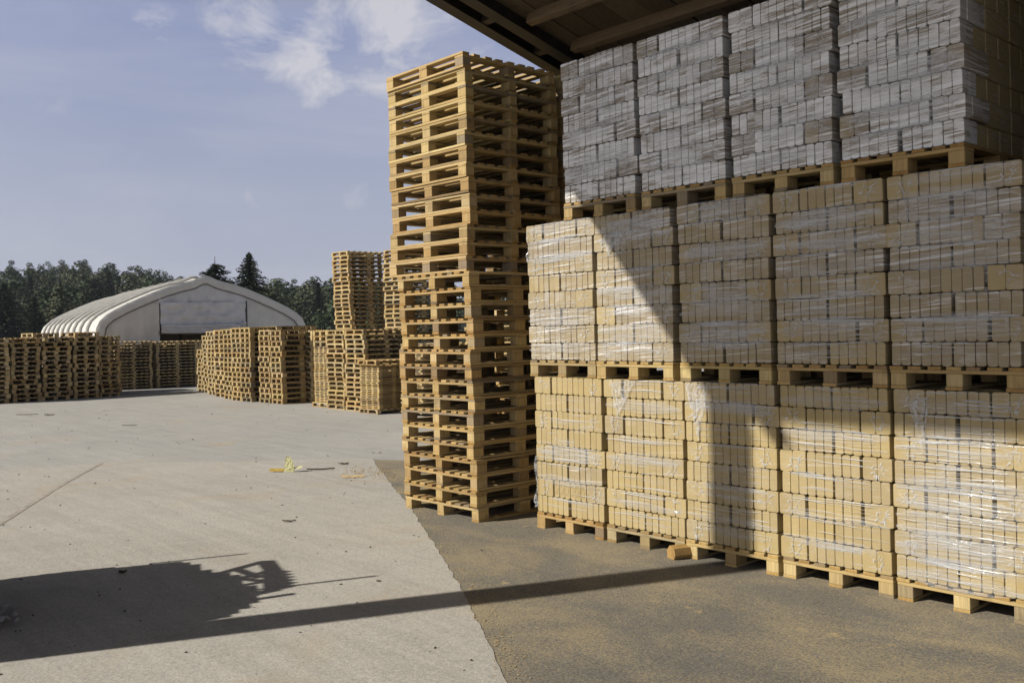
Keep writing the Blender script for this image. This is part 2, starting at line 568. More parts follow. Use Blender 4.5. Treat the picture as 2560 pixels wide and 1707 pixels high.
ORD = ['lowest', 'second', 'third', 'fourth', 'fifth', 'sixth', 'seventh', 'eighth', 'ninth', 'tenth', 'eleventh', 'twelfth',
       'thirteenth', 'fourteenth', 'fifteenth', 'sixteenth', 'seventeenth', 'eighteenth', 'nineteenth', 'twentieth',
       'twenty-first', 'twenty-second', 'twenty-third', 'twenty-fourth', 'twenty-fifth', 'twenty-sixth', 'twenty-seventh',
       'twenty-eighth', 'twenty-ninth', 'thirtieth', 'thirty-first', 'thirty-second', 'thirty-third', 'thirty-fourth',
       'thirty-fifth', 'thirty-sixth', 'thirty-seventh', 'thirty-eighth', 'thirty-ninth', 'fortieth']


def nth(i, n):
    """position word counted from the bottom, the last one named as topmost"""
    if i == n - 1: return 'topmost'
    return 'lowest' if i == 0 else ORD[i] + ' from bottom'


# ------------------------------------------------------------------ pallets with parts
def strip_positions(total, n, w):
    if n == 1: return [0.0]
    st = (total - w) / (n - 1)
    return [-total / 2 + w / 2 + i * st for i in range(n)]


def ends(me):
    """sawn board ends show the darker end grain"""
    for p in me.polygons:
        if abs(p.normal.y) > .9: p.material_index = 1
    return me


def age():
    """tone of one pallet: most are fresh, some brown, a few weathered grey"""
    k = random.random()
    f = random.uniform(.86, 1.08)
    if k < .10: return (f * .74, f * .76, f * .80, 1)
    if k < .30: return (f * .86, f * .78, f * .68, 1)
    return (f, f * random.uniform(.95, 1.0), f * random.uniform(.85, 1.0), 1)


class PalletKit:
    """three variants of each part of one kind of pallet; slats run along y"""
    def __init__(s, W, L, ns, sw, bw=0.10, bl=0.145):
        s.W, s.L = W, L
        s.xs = strip_positions(W, 3, bw); s.ys = strip_positions(L, 3, bl)
        s.deck = []; s.string = []; s.bottom = []; s.block = []
        for k in range(3):
            b = MB()
            for i, x in enumerate(strip_positions(W, ns, sw)):
                ww = sw * random.uniform(0.92, 1.04)
                if i in (0, ns - 1): ww = sw
                b.box((x + (random.uniform(-.008, .008) if 0 < i < ns - 1 else 0), random.uniform(-.006, .006), 0.133), (ww, L, 0.0215),
                      (0, random.uniform(-.012, .012), random.uniform(-.006, .006)), ch=0.002)
            s.deck.append(ends(b.mesh('slatted_deck', [M['wood_y'], M['endgrain']])))
            b = MB(); b.box((0, 0, 0.111), (W, bl, 0.0215), (random.uniform(-.006, .006), random.uniform(-.004, .004), 0), ch=0.002)
            s.string.append(b.mesh('stringer_board', M['wood_x']))
            b = MB(); b.box((0, 0, 0.011), (bw * 1.0, L, 0.0215), (0, 0, random.uniform(-.005, .005)), ch=0.002)
            s.bottom.append(ends(b.mesh('bottom_board', [M['wood_y'], M['endgrain']])))
            b = MB(); b.box((0, 0, 0.0612), (bw * random.uniform(.94, 1.0), bl * random.uniform(.95, .998), 0.0775), (0, 0, random.uniform(-.03, .03)), ch=0.003)
            s.block.append(b.mesh('block', M['wood_z']))

    def make(s, loc, rz, label, group):
        r = obj('wooden_pallet', None, None, loc, (0, 0, rz))
        r.empty_display_size = 0.1
        tag(r, label, 'pallet', group)
        obj('slatted_deck', random.choice(s.deck), r)
        for y in s.ys:
            obj('stringer_board', random.choice(s.string), r, (0, y, 0))
        for x in s.xs:
            obj('bottom_board', random.choice(s.bottom), r, (x, 0, 0))
            for y in s.ys:
                obj('block', random.choice(s.block), r, (x, y * 0.999, 0), (0, 0, random.choice((0, pi))))
        tone = age()
        for ch in r.children:
            ch.color = tone
        return r


KIT_LOAD = PalletKit(0.80, 1.20, 7, 0.085)
KIT_LOW = PalletKit(1.13, 1.20, 9, 0.078, 0.10, 0.13)
KIT_UP = PalletKit(1.20, 1.23, 9, 0.082, 0.10, 0.12)

# the near tower: 14 wide pallets on 16 narrower ones
TH = 0.1452
tower_n = 30
z = 0.0
for i in range(tower_n):
    up = i >= 16
    lab = f"pale wooden pallet in the tall tower beside the wrapped loads, {nth(i, tower_n)}"
    jx, jy = random.gauss(0, .010), random.gauss(0, .009)
    if i == 16: jx -= .03
    if i == 9 or i == 10: jx -= .022
    rz = random.gauss(0, .005)
    if up:
        KIT_UP.make((-6.75 - 0.615 + jx - (.02 if i > 27 else 0), 5.64 + 0.60 + jy, z), -pi / 2 + rz, lab, 'pallets of the tall tower')
    else:
        KIT_LOW.make((-6.72 - 0.575 + jx, 5.64 + 0.60 + jy, z), rz, lab, 'pallets of the tall tower')
    z += TH

# a second tower close behind the first
for i in range(tower_n):
    KIT = KIT_UP if i >= 14 else KIT_LOW
    KIT.make((-7.42 + random.gauss(0, .012), 7.56 + random.gauss(0, .012), i * TH), (-pi / 2 if i >= 14 else 0) + random.gauss(0, .006),
             f"shaded pallet in the tower close behind the tall one, {nth(i, tower_n)}", 'pallets of the tower behind')

# ------------------------------------------------------------------ briquette loads
BH = 0.1480


def rounded_brick(w, depth=0.10, letters=None):
    b = MB()
    rr = 0.0145
    prof = []
    for (cx, cz, a0) in ((w / 2 - rr, BH / 2 - rr, 0), (-w / 2 + rr, BH / 2 - rr, 90), (-w / 2 + rr, -BH / 2 + rr, 180), (w / 2 - rr, -BH / 2 + rr, 270)):
        for k in range(4):
            a = radians(a0 + 30 * k)
            prof.append((cx + rr * cos(a), cz + rr * sin(a)))
    n = len(prof)

    def ring(y, sc_):
        return [Vector((p[0] * (w / 2 - sc_) / (w / 2), y, p[1] * (BH / 2 - sc_) / (BH / 2))) for p in prof]
    vs = ring(0.0, 0.0035) + ring(0.0012, 0.0012) + ring(0.004, 0.0) + ring(depth, 0.0)
    fs = [tuple(range(n))]
    for r_ in range(3):
        for k in range(n):
            fs.append((r_ * n + k, (r_ + 1) * n + k, (r_ + 1) * n + (k + 1) % n, r_ * n + (k + 1) % n))
    fs.append(tuple(3 * n + k for k in range(n))[::-1])
    b.add(vs, fs, 0.5)
    if letters:
        cu_ = bpy.data.curves.new('letters', 'FONT')
        cu_.body = letters
        cu_.size = 0.052; cu_.extrude = 0.0015; cu_.align_x = 'CENTER'; cu_.align_y = 'CENTER'; cu_.space_character = 1.1
        to = bpy.data.objects.new('letters', cu_)
        COL.objects.link(to)
        dg = bpy.context.evaluated_depsgraph_get()
        me = to.evaluated_get(dg).to_mesh()
        # reads up the brick
        vs = [Vector((-v.co.y, -0.0012 - v.co.z, v.co.x)) for v in me.vertices]
        fs = [tuple(p.vertices) for p in me.polygons]
        b.add(vs, fs, 0.5)
        bpy.data.objects.remove(to)
    return b.mesh('briquette', M['briquette'])


B_NARROW = [rounded_brick(w_) for w_ in (0.0598, 0.0608, 0.0616, 0.0622, 0.0630)]
B_WIDE = [rounded_brick(0.0992), rounded_brick(0.1004)]
B_LETTER = rounded_brick(0.0612, 0.10, 'RUF')


def film_ribbon(b, pts, hgt, bulge, mi, axis='x'):
    """a strand or crease of film: strip with a curved section standing off the bricks"""
    pts = [(x, y, min(z_, 1.206 - hgt * .5)) for x, y, z_ in pts]
    vs = []; fs = []
    n = len(pts)
    for i, (x, y, z_) in enumerate(pts):
        taper = min(1.0, 0.25 + 3.0 * min(i, n - 1 - i) / n)
        hh = hgt * taper
        for (dz, dy) in ((-.5, 0), (-.2, -bulge), (.2, -bulge), (.5, 0)):
            if axis == 'x':
                vs.append(Vector((x, y + dy * taper, z_ + dz * hh)))
            else:
                vs.append(Vector((x - dy * taper, y, z_ + dz * hh)))
    for i in range(n - 1):
        for k in range(3):
            o = i * 4 + k
            fs.append((o, o + 4, o + 5, o + 1))
    b.add(vs, fs, None, mi)


def film_star(b, cx, cz, y, big):
    """the drawn-in end of a shrink-wrapped bundle: a ragged ring with creases running out of it"""
    r0 = random.uniform(.024, .036)
    a0 = random.uniform(0, 6.28)
    n = 16
    span = random.uniform(4.0, 6.2)
    pts = []
    for i in range(n):
        a = a0 + span * i / (n - 1)
        r = r0 * (1 + .25 * sin(3 * a) + random.uniform(-.1, .1))
        pts.append(Vector((cx + r * cos(a) * 1.0, y, cz + r * sin(a) * 1.1)))
    vs = []; fs = []
    for i, p in enumerate(pts):
        w = random.uniform(.004, .011)
        d = (p - Vector((cx, y, cz))).normalized()
        for q, dy in ((-1, 0), (-.3, -.004), (.3, -.004), (1, 0)):
            vs.append(p + d * (w * q) + Vector((0, dy, 0)))
    for i in range(n - 1):
        for k in range(3):
            o = i * 4 + k
            fs.append((o, o + 1, o + 5, o + 4))
    b.add(vs, fs, None, 1)
    for k in range(random.randint(9, 14)):
        a = random.uniform(0, 6.28)
        L = random.uniform(.02, .06) * (1.3 if abs(cos(a)) > .7 else .8)
        p0 = Vector((cx + r0 * cos(a), y, cz + r0 * sin(a)))
        d = Vector((cos(a + random.uniform(-.3, .3)), 0, sin(a + random.uniform(-.3, .3))))
        p1 = p0 + d * L
        nrm = Vector((-d.z, 0, d.x))
        w = random.uniform(.002, .007)
        mid = (p0 + p1) / 2 + Vector((0, -.003, 0))
        vs = [p0 + nrm * w, p0 - nrm * w, mid + nrm * w * .7, mid - nrm * w * .7, p1 + nrm * .0004, p1 - nrm * .0004]
        b.add(vs, [(0, 1, 3, 2), (2, 3, 5, 4)], None, 1)


def crumple(b, p0, ux, uz, w, hgt, nu, nv, amp, mi, shape=None, out=Vector((0, -1, 0))):
    """a loose flap of crumpled film"""
    vs = []; fs = []
    sd = random.uniform(0, 50)
    for j in range(nv + 1):
        for i in range(nu + 1):
            s_, t_ = i / nu, j / nv
            ww = shape(t_) if shape else 1.0
            p = p0 + ux * (w * (s_ * ww)) + uz * (hgt * t_)
            q = mnoise.noise(Vector((s_ * 4 + sd, t_ * 5, 1.3))) * amp + mnoise.noise(Vector((s_ * 11, t_ * 12 + sd, 4))) * amp * .5
            vs.append(p + out * (abs(q) + .004) + ux * (q * .4))
    for j in range(nv):
        for i in range(nu):
            o = j * (nu + 1) + i
            fs.append((o, o + 1, o + nu + 2, o + nu + 1))
    b.add(vs, fs, None, mi)


GAP = 0.0015
PITCH = 0.1505


def bundle_mesh(w, depth, star):
    """body of a film-wrapped bundle behind its front row of bricks"""
    b = MB()
    b.box((0, 0.10 + (depth - .10) / 2 + .002, 0), (w * .985, depth - .10, BH * .97), ch=0.006, tint=.5)
    if star:
        film_star(b, random.uniform(-.02, .02), random.uniform(-.015, .02), -0.004, True)
    return b.mesh('bundle', [M['briquette'], M['film_crease']])


BUN6 = [bundle_mesh(0.384, 0.20, False) for _ in range(2)]
BUN2 = [bundle_mesh(0.202, 0.376, True) for _ in range(9)]
CORE = {}


def core_mesh(par):
    b = MB()
    for k in range(8):
        zc = (k + .5) * PITCH
        if (k + par) % 2 == 0:
            for i in range(5):
                for s_ in (-1, 1):
                    b.box((s_ * .192, .205 + (i + .5) * .198, zc), (.374, .194, BH), ch=0.008, tint=.5)
        else:
            for i in range(2):
                for s_ in (-1, 1):
                    b.box((s_ * .285, .385 + (i + .5) * .40, zc), (.200, .392, BH), ch=0.008, tint=.5)
            b.box((0, .205 + .495, zc), (.362, .98, BH), tint=.5)
    return b.mesh('inner_briquettes', M['briquette'])


for par in (0, 1):
    CORE[par] = core_mesh(par)


def make_load(a0, zb, par, film, gloss, label, pal_label, nstr, slope, flaps=(), letters=False, side=False, nband=4, jw=1.0):
    """pallet + the film-wrapped block of briquettes standing on it"""
    KIT_LOAD.make((a0 + .40 + random.gauss(0, .004), 5.89 + .60 + random.gauss(0, .006), zb), random.gauss(0, .003) + random.choice((0, pi)),
                  pal_label, 'pallets under the wrapped loads')
    r = obj('briquette_load', None, None, (a0 + .40, 5.895, zb + .1455), (0, 0, random.gauss(0, .003)))
    r.empty_display_size = 0.1
    tag(r, label, 'briquette load', 'film-wrapped briquette loads')
    r['film'] = film

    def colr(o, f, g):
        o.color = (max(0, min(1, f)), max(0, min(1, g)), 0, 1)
    for k in range(8):
        zc = (k + .5) * PITCH
        lx, ly = random.gauss(0, .0045) * jw, random.gauss(0, .004) * jw
        tilt = random.gauss(0, .004)
        if (k + par) % 2 == 0:
            g = random.uniform(.008, .036)
            g *= .7
            runs = [(-.193 - g / 2, 6), (.193 + g / 2, 6)]
        else:
            g1, g2 = random.choice((.003, .009, .019)), random.choice((.003, .009, .019))
            runs = [(-.193 - g1 - .101, 2), (0.0, 6), (.193 + g2 + .101, 2)]
        for (cx, n) in runs:
            bd = obj('bundle', random.choice(BUN6 if n == 6 else BUN2), r, (cx + lx, ly + random.gauss(0, .003) * jw, zc + random.gauss(0, .001)), (0, tilt, random.gauss(0, .006)))
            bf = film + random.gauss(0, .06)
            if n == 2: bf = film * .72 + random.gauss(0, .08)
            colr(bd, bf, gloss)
            st = (.386 if n == 6 else .202) / n
            for i in range(n):
                me = random.choice(B_NARROW if n == 6 else B_WIDE)
                if letters and k == 1 and n == 6: me = B_LETTER
                q = obj('briquette', me, bd, ((i - (n - 1) / 2) * st + random.gauss(0, .0008), random.gauss(0, .0012) if n == 6 else random.gauss(0, .001), random.gauss(0, .0012)), (0, random.gauss(0, .0035), random.gauss(0, .005)))
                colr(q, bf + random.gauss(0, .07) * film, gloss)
    c = obj('inner_briquettes', CORE[par], r)
    c['kind'] = 'stuff'
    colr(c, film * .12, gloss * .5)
    # film strands
    b = MB()
    for _ in range(nstr):
        L = random.uniform(.10, .78) if random.random() < .7 else .77
        xs = random.uniform(-.385, .385 - L) if L < .76 else -.385
        zz = random.uniform(.01, 1.2)
        if random.random() < .35:           # lots of strands gather just under the top of a layer
            zz = (random.randint(0, 7) + random.uniform(.80, .97)) * PITCH
        n = max(5, int(L / .05))
        sl = slope + random.gauss(0, .018)
        ph = random.uniform(0, 6)
        pts = [(xs + L * i / n, -.005 + random.uniform(-.0015, .0005), zz + sl * (L * i / n) + .003 * sin(ph + i * .9)) for i in range(n + 1)]
        thick = random.random()
        if thick < .66: film_ribbon(b, pts, random.uniform(.0018, .0045), .0015, 0)
        elif thick < .93: film_ribbon(b, pts, random.uniform(.005, .012), .0035, 0)
        else: film_ribbon(b, pts, random.uniform(.018, .04), .002, 1)
    # wide overlapping bands of film that bridge the joints between bricks
    for _ in range(nband):
        n = 16
        zz = random.uniform(.03, 1.17)
        sl = slope + random.gauss(0, .02)
        ph = random.uniform(0, 6)
        pts = [(-.392 + .784 * i / n, -.007 + random.uniform(-.002, .001), zz + sl * (.784 * i / n) + .006 * sin(ph + i * .6)) for i in range(n + 1)]
        film_ribbon(b, pts, random.uniform(.03, .10), .003, 1)
    for (kind, fx, fz, w, hh) in flaps:
        if kind == 'flap':
            crumple(b, Vector((fx, -.006, fz)), Vector((1, 0, 0)), Vector((0.25, 0, -1)), w, hh, 14, 14, .014, 2, lambda t: max(.08, 1 - t))
        elif kind == 'tail':
            crumple(b, Vector((fx, -.004, fz)), Vector((-1, .2, 0)), Vector((0.0, 0, -1)), w, hh, 6, 22, .03, 2, lambda t: .5 + .5 * sin(t * 9))
        elif kind == 'loop':
            pts = [Vector((fx + w * t * (1 - .15 * t), -.010 - .006 * sin(t * 6), fz - hh * t * t)) for t in [i / 16 for i in range(17)]]
            b.tube(pts, [.004 + .002 * sin(i * 1.7) for i in range(17)], 5, None, 2)
    if side:
        for _ in range(60):
            L = random.uniform(.3, 1.1)
            ys = random.uniform(.02, 1.15 - L) if L < 1.1 else .02
            zz = random.uniform(.02, 1.2)
            n = 10
            sl = random.gauss(-.12, .06)
            pts = [(.392, ys + L * i / n, zz + sl * L * i / n) for i in range(n + 1)]
            film_ribbon(b, pts, random.uniform(.001, .006), .002, 0, 'y')
    obj('stretch_film', b.mesh('stretch_film', [M['film'], M['film_band'], M['film_crease']], True), r)
    return r


TIER = 1.3515
TIERS = [  # film value per row also sets the painted glare and wood darkening
    ('bottom', 0.0, [-6.17, -5.333, -4.515, -3.688, -2.865], [0, 0, 1, 1, 0], 0.07, .34, [50, 60, 80, 70, 190], -.01),
    ('middle', TIER, [-6.235, -5.406, -4.544, -3.702, -2.872], [0, 1, 0, 0, 0], .31, .48, [60, 90, 130, 130, 150], .03),
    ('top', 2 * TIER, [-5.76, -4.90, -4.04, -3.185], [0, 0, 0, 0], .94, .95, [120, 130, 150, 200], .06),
]
POSW = ['leftmost', 'second from left', 'third from left', 'fourth from left', 'rightmost']
for (nm, zb, lefts, pars, film, gl, strs, sl) in TIERS:
    for i, a0 in enumerate(lefts):
        flaps = []
        if nm == 'bottom' and i == 0: flaps = [('tail', -.385, .50, .05, .46)]
        if nm == 'bottom' and i == 1: flaps = [('flap', -.34, 1.19, .28, .30)]
        if nm == 'bottom' and i == 2: flaps = [('flap', -.38, 1.19, .22, .42)]
        if nm == 'bottom' and i == 4: flaps = [('flap', -.30, 1.16, .14, .36)]
        if nm == 'middle' and i == 0: flaps = [('tail', -.375, 1.16, .03, .28)]
        if nm == 'middle' and i == 1: flaps = [('loop', -.30, 1.17, .24, .30), ('flap', -.30, 1.05, .25, .18)]
        if nm == 'middle' and i == 2: flaps = [('loop', -.26, 1.18, .10, .42)]
        if nm == 'middle' and i == 4: flaps = [('loop', -.32, 1.17, .06, .30)]
        if nm == 'top' and i == 0: flaps = [('loop', -.33, 1.18, .2, .12)]
        if nm == 'top' and i == 1: flaps = [('loop', -.28, 1.19, .1, .4)]
        pos = POSW[i] if not (nm == 'top' and i == 3) else 'rightmost'
        film_word = {'bottom': 'clear-filmed', 'middle': 'film-wrapped', 'top': 'glare-whitened'}[nm]
        lean = {('bottom', 2): ' with post shadow', ('bottom', 4): ' with sun glints', ('middle', 1): ' cut by roof shadow'}.get((nm, i), '')
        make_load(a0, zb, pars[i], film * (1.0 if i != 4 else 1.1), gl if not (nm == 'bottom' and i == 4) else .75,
                  f"{film_word} block of wood briquettes, {pos} in the {nm} row{lean}",
                  f"wooden pallet carrying the {pos} briquette load of the {nm} row",
                  strs[i], sl, flaps, nm == 'bottom' and i == 0, nm == 'top' and i == 3 or i == 4, {'bottom': 4, 'middle': 9, 'top': 9}[nm] + (5 if i == 4 else 0))

# ------------------------------------------------------------------ wood offcut by the pallet foot
b = MB()
prof = [(-.055, 0), (.035, 0), (.06, .035), (.045, .085), (-.02, .10), (-.06, .06)]
n = len(prof)
vs = [Vector((p[0], 0, p[1])) for p in prof] + [Vector((p[0] * .97, .17, p[1])) for p in prof]
b.add(vs, [tuple(range(n)), tuple(range(n, 2 * n))[::-1]] + [(k, n + k, n + (k + 1) % n, (k + 1) % n) for k in range(n)])
o = obj('wood_block', b.mesh('wood_block', M['endgrain']), None, (-4.57, 5.76, .005), (0, 0, -.35))
tag(o, 'rough wood offcut block lying at the foot of the third bottom pallet', 'wood block')


# ------------------------------------------------------------------ shed over the loads
def build_shed():
    r = obj('open_shed', None, None, (-7.0, -1.0, 0))
    r.empty_display_size = .3
    tag(r, 'open timber-roofed shed with dark steel edge beams over the wrapped loads', 'shed')
    off = Vector((7.0, 1.0, 0))
    B0, B1, A0, A1, SL = -1.486, 8.75, -7.15, 9.0, -.258

    def zr(bb): return 6.823 + SL * (bb - B0)
    ang = math.atan(SL)
    mid_b = (B0 + B1) / 2
    Lb = (B1 - B0) / cos(ang)

    def P(a, bb, dz=0): return Vector((a, bb, zr(bb) + dz)) + off
    # ceiling boards
    mb = MB()
    a = A0 + .02
    while a < A1:
        w = random.uniform(.26, .36)
        mb.box(P(a + w / 2, mid_b, .045 + random.uniform(-.004, .004)), (w - .012, Lb, .024), (ang, random.uniform(-.01, .01), 0))
        a += w
    obj('ceiling_boards', mb.mesh('ceiling_boards', M['old_wood']), r)
    # roof sheet above
    mb = MB()
    mb.box(P((A0 + A1) / 2, mid_b, .085), (A1 - A0, Lb + .05, .03), (ang, 0, 0))
    mb.box(P(A0 - .22, 2.62, .06), (.46, 1.24, .03), (ang, 0, 0))  # unseen overhang added to keep sun off the top-row load
    obj('roof_sheet', mb.mesh('roof_sheet', M['steel']), r)
    # joists across, ends resting on the edge beams
    bb = 6.385 - .605 * 13
    while bb < B1:
        if bb > B0 + .1:
            mb = MB()
            mb.box(P((A0 + A1) / 2 + .20, bb, -.027), (A1 - A0 - .6, .085, .115), (ang, 0, 0), ch=.004)
            obj('joist', mb.mesh('joist', M['old_beam']), r)
        bb += .605
    # two steel edge beams with spacer plates between them
    for (ac, w, nm) in ((-7.07, .15, 'fascia_beam'), (-6.775, .15, 'inner_beam')):
        mb = MB()
        d = .20
        mb.box(P(ac, mid_b, -.02), (.012, Lb, d), (ang, 0, 0))
        mb.box(P(ac, mid_b, -.02 - d / 2), (w, Lb, .014), (ang, 0, 0))
        mb.box(P(ac, mid_b, -.024 + d / 2 + .011), (w, Lb, .014), (ang, 0, 0))
        obj('steel_beam', mb.mesh(nm, M['steel']), r)
    mb = MB(); mb.box((0, 0, 0), (.16, .07, .16))
    sp = mb.mesh('spacer_plate', M['steel'])
    bb = 6.12 - .70 * 10
    while bb < B1:
        if bb > B0:
            obj('spacer_plate', sp, r, P(-6.925, bb, -.03), (ang, 0, 0))
        bb += .70
    # rough timbers packed between the beams
    for k in range(9):
        mb = MB()
        mb.box(P(-6.90 + random.uniform(-.01, .01), 1.4 + k * .72, .0), (.10, .58, .05), (ang + random.uniform(-.02, .02), 0, random.uniform(-.04, .04)))
        obj('packing_timber', mb.mesh('packing_timber', M['old_beam']), r)
    # unseen boarded wall added on the right to darken the load sides
    mb = MB()
    bb = 6.0
    while bb < 8.4:
        mb.box(Vector((-1.70, bb, zr(bb) / 2 - .03)) + off, (.03, .194, zr(bb) - .08))
        bb += .2
    obj('shade_wall', mb.mesh('shade_wall', M['old_wood']), r)
    # post on the front corner
    mb = MB()
    mb.box(Vector((-7.0, -.98, (zr(-.98) - .12) / 2)) + off, (.27, .27, zr(-.98) - .12), ch=.01)
    obj('post', mb.mesh('post', M['old_beam']), r)
    mb = MB()
    mb.box(Vector((8.6, -1.2, (zr(-1.2) - .12) / 2)) + off, (.27, .27, zr(-1.2) - .12), ch=.01)
    obj('post', mb.mesh('post', M['old_beam']), r)
    # back wall of upright boards
    mb = MB()
    a = -5.9
    while a < 8.9:
        mb.box(Vector((a + .1, 8.45, zr(8.45) / 2 - .02)) + off, (.194, .03, zr(8.45) - .06), (0, 0, random.uniform(-.01, .01)))
        a += .2
    obj('back_wall', mb.mesh('back_wall', M['old_wood']), r)


build_shed()

# ------------------------------------------------------------------ made-up pile out of view to the left, shaped to throw the ragged shadow
DH = Vector((0.388, 0.922, 0))
NR = Vector((0.922, -0.388, 0))
b = MB()
base = Vector((-6.94, 1.24, 0))
outl = [(-.93, 0), (-.97, .25), (-1.05, .48), (-1.08, .64), (-1.11, .80), (-1.03, .86), (-1.05, .96), (-1.08, 1.14), (-.98, 1.2), (-.86, 1.26), (-.66, 1.28),
        (-.56, 1.36), (-.50, 1.42), (-.20, 1.46), (.05, 1.50), (.26, 1.52), (.39, 1.46), (.52, 1.40), (.62, 1.32), (.66, 1.1), (.62, 0)]


def cp(w, hh, dd=0.0): return NR * w + Vector((0, 0, hh)) - DH * dd


n = len(outl)
hh = .025
ang_nr = math.atan2(NR.y, NR.x)
while hh < 1.50:                              # boards piled one on the other
    xs_ = []
    for k in range(n):
        (w0, h0), (w1, h1) = outl[k], outl[(k + 1) % n]
        if (h0 <= hh < h1) or (h1 <= hh < h0):
            xs_.append(w0 + (w1 - w0) * (hh - h0) / (h1 - h0))
    xs_.sort()
    for w0, w1 in zip(xs_[::2], xs_[1::2]):
        split = w0 + (w1 - w0) * random.uniform(.35, .65)
        for q0, q1 in ((w0, split), (split, w1)):
            dpt = random.uniform(.26, .40)
            c_ = cp((q0 + q1) / 2, hh, dpt / 2 + random.uniform(0, .02))
            b.box(c_, (q1 - q0 + .004, dpt, .0515), (0, random.uniform(-.004, .004), ang_nr))
    hh += .05
bars = [((-.55, 1.40), (-.81, 1.66), .05), ((-.81, 1.66), (-.46, 1.68), .06), ((-.46, 1.68), (.08, 1.65), .07), ((.08, 1.65), (.16, 1.48), .07),
        ((-.30, 1.45), (-.50, 1.68), .045), ((-.12, 1.45), (-.20, 1.68), .05), ((-.42, 1.44), (-.12, 1.66), .04), ((-.62, 1.50), (-.30, 1.60), .04),
        ((-1.10, 1.05), (-1.13, 1.57), .03), ((.03, 1.5), (.0, 2.17), .035), ((.30, 1.40), (.235, 1.72), .05)]
for (p, q, w) in bars:
    b.bar(cp(p[0], p[1], .1), cp(q[0], q[1], .1), w)
for k in range(6):
    w0 = -.40 + k * .085
    b.add([cp(w0 - .042, 1.66), cp(w0 + .042, 1.66), cp(w0, 1.71), cp(w0 - .042, 1.66, .04), cp(w0 + .042, 1.66, .04), cp(w0, 1.71, .04)],
          [(0, 1, 2), (5, 4, 3), (0, 3, 4, 1), (1, 4, 5, 2), (2, 5, 3, 0)])
o = obj('shadow_caster', b.mesh('shadow_caster', M['old_beam']), None, base)
tag(o, 'unseen pile of boards and uprights added to throw the ragged shadow on the slab', 'scrap heap')


# ------------------------------------------------------------------ distant pallets
def far_mesh(W, L, H, along, variant):
    """one simple pallet, front face towards -y; along: 'y' slats run back, 'x' slats run across the front"""
    rs = random.Random(variant * 13 + int(W * 100))
    b = MB()
    t = .02 if H > .12 else .019
    bw = .095 if H > .12 else .06
    bl = .13 if H > .12 else .09
    xs = strip_positions(W, 3, bw); ys = strip_positions(L, 3, bl)
    for k in range(2):
        zc = H - t * (.5 if k == 0 else 1.5)
        if (k == 0) == (along == 'y'):
            for i, x in enumerate(strip_positions(W, 6 if k == 0 else 3, .085)):
                b.box((x, rs.uniform(-.008, .008), zc), (.085, L, t), tint=rs.random())
        else:
            for y in strip_positions(L, 8 if k == 0 else 3, .085 if k == 0 else bl):
                b.box((rs.uniform(-.004, .004), y, zc), (W, .085 if k == 0 else bl, t), tint=rs.random())
    for x in xs:
        for y in ys:
            b.box((x, y, (H - 2 * t + t) / 2), (bw, bl, H - 3 * t), tint=rs.random())
    if along == 'y':
        for x in xs: b.box((x, 0, t / 2), (bw, L, t), tint=rs.random())
    else:
        for y in ys: b.box((0, y, t / 2), (W, bl, t), tint=rs.random())
    return b.mesh('wooden_pallet', M['wood_x' if along == 'x' else 'wood_y'])


EURO = [far_mesh(.72, 1.2, .128, 'y', k) for k in range(3)]
LIGHT = [far_mesh(.75, 1.25, .107, 'x', k) for k in range(3)]


def lid_mesh(W, L, k):
    rs = random.Random(k)
    b = MB()
    for y in strip_positions(L, 4, .09):
        b.box((0, y, .030), (W, .09, .017), tint=rs.random())
    for x in strip_positions(W, 4, .075):
        b.box((x, 0, .0105), (.075, L, .019), tint=rs.random())
    return b.mesh('slatted_board', M['wood_x'])


LIDS = [lid_mesh(.75, 1.15, k) for k in range(3)]
rest = MB()          # pallets that are hidden or farthest: one object


def append_mesh(b, me, mat4):
    o = len(b.v)
    b.v.extend([mat4 @ v.co for v in me.vertices])
    for p, a in zip(me.polygons, me.attributes['tint'].data):
        b.f.append(tuple(o + i for i in p.vertices)); b.t.append(a.value); b.m.append(0)


def stack(meshes, x, y, n, pitch, desc, name='wooden_pallet', cat='pallet', group=None, rz=0.0, sx=1.0, sy=1.0, z0=0.0, jit=.012,
          lean=(0, 0), individual=True, adj='pale', nest=False, shift=0.0):
    """x, y: centre; every pallet its own object"""
    st = random.uniform(.80, 1.06)
    for i in range(n):
        me = meshes[random.randrange(len(meshes))]
        jx = random.gauss(0, jit); jy = random.gauss(0, jit)
        if nest: jx += shift * (1 if i % 2 else -1)
        loc = Vector((x + jx + lean[0] * i / n, y + jy + lean[1] * i / n, z0 + i * pitch))
        r = rz + random.gauss(0, .012)
        if nest and i % 2: r += pi
        if individual:
            o = obj(name, me, None, loc, (0, 0, r))
            o.scale = (sx, sy, 1)
            tone = age()
            o.color = (tone[0] * st, tone[1] * st, tone[2] * st, 1)
            tag(o, f"{adj} {cat} in {desc}, {nth(i, n)}", cat, group)
        else:
            append_mesh(rest, me, Matrix.Translation(loc) @ Matrix.Rotation(r, 4, 'Z') @ Matrix.Diagonal((sx, sy, 1, 1)))


GP = 'pallets stacked in the yard'
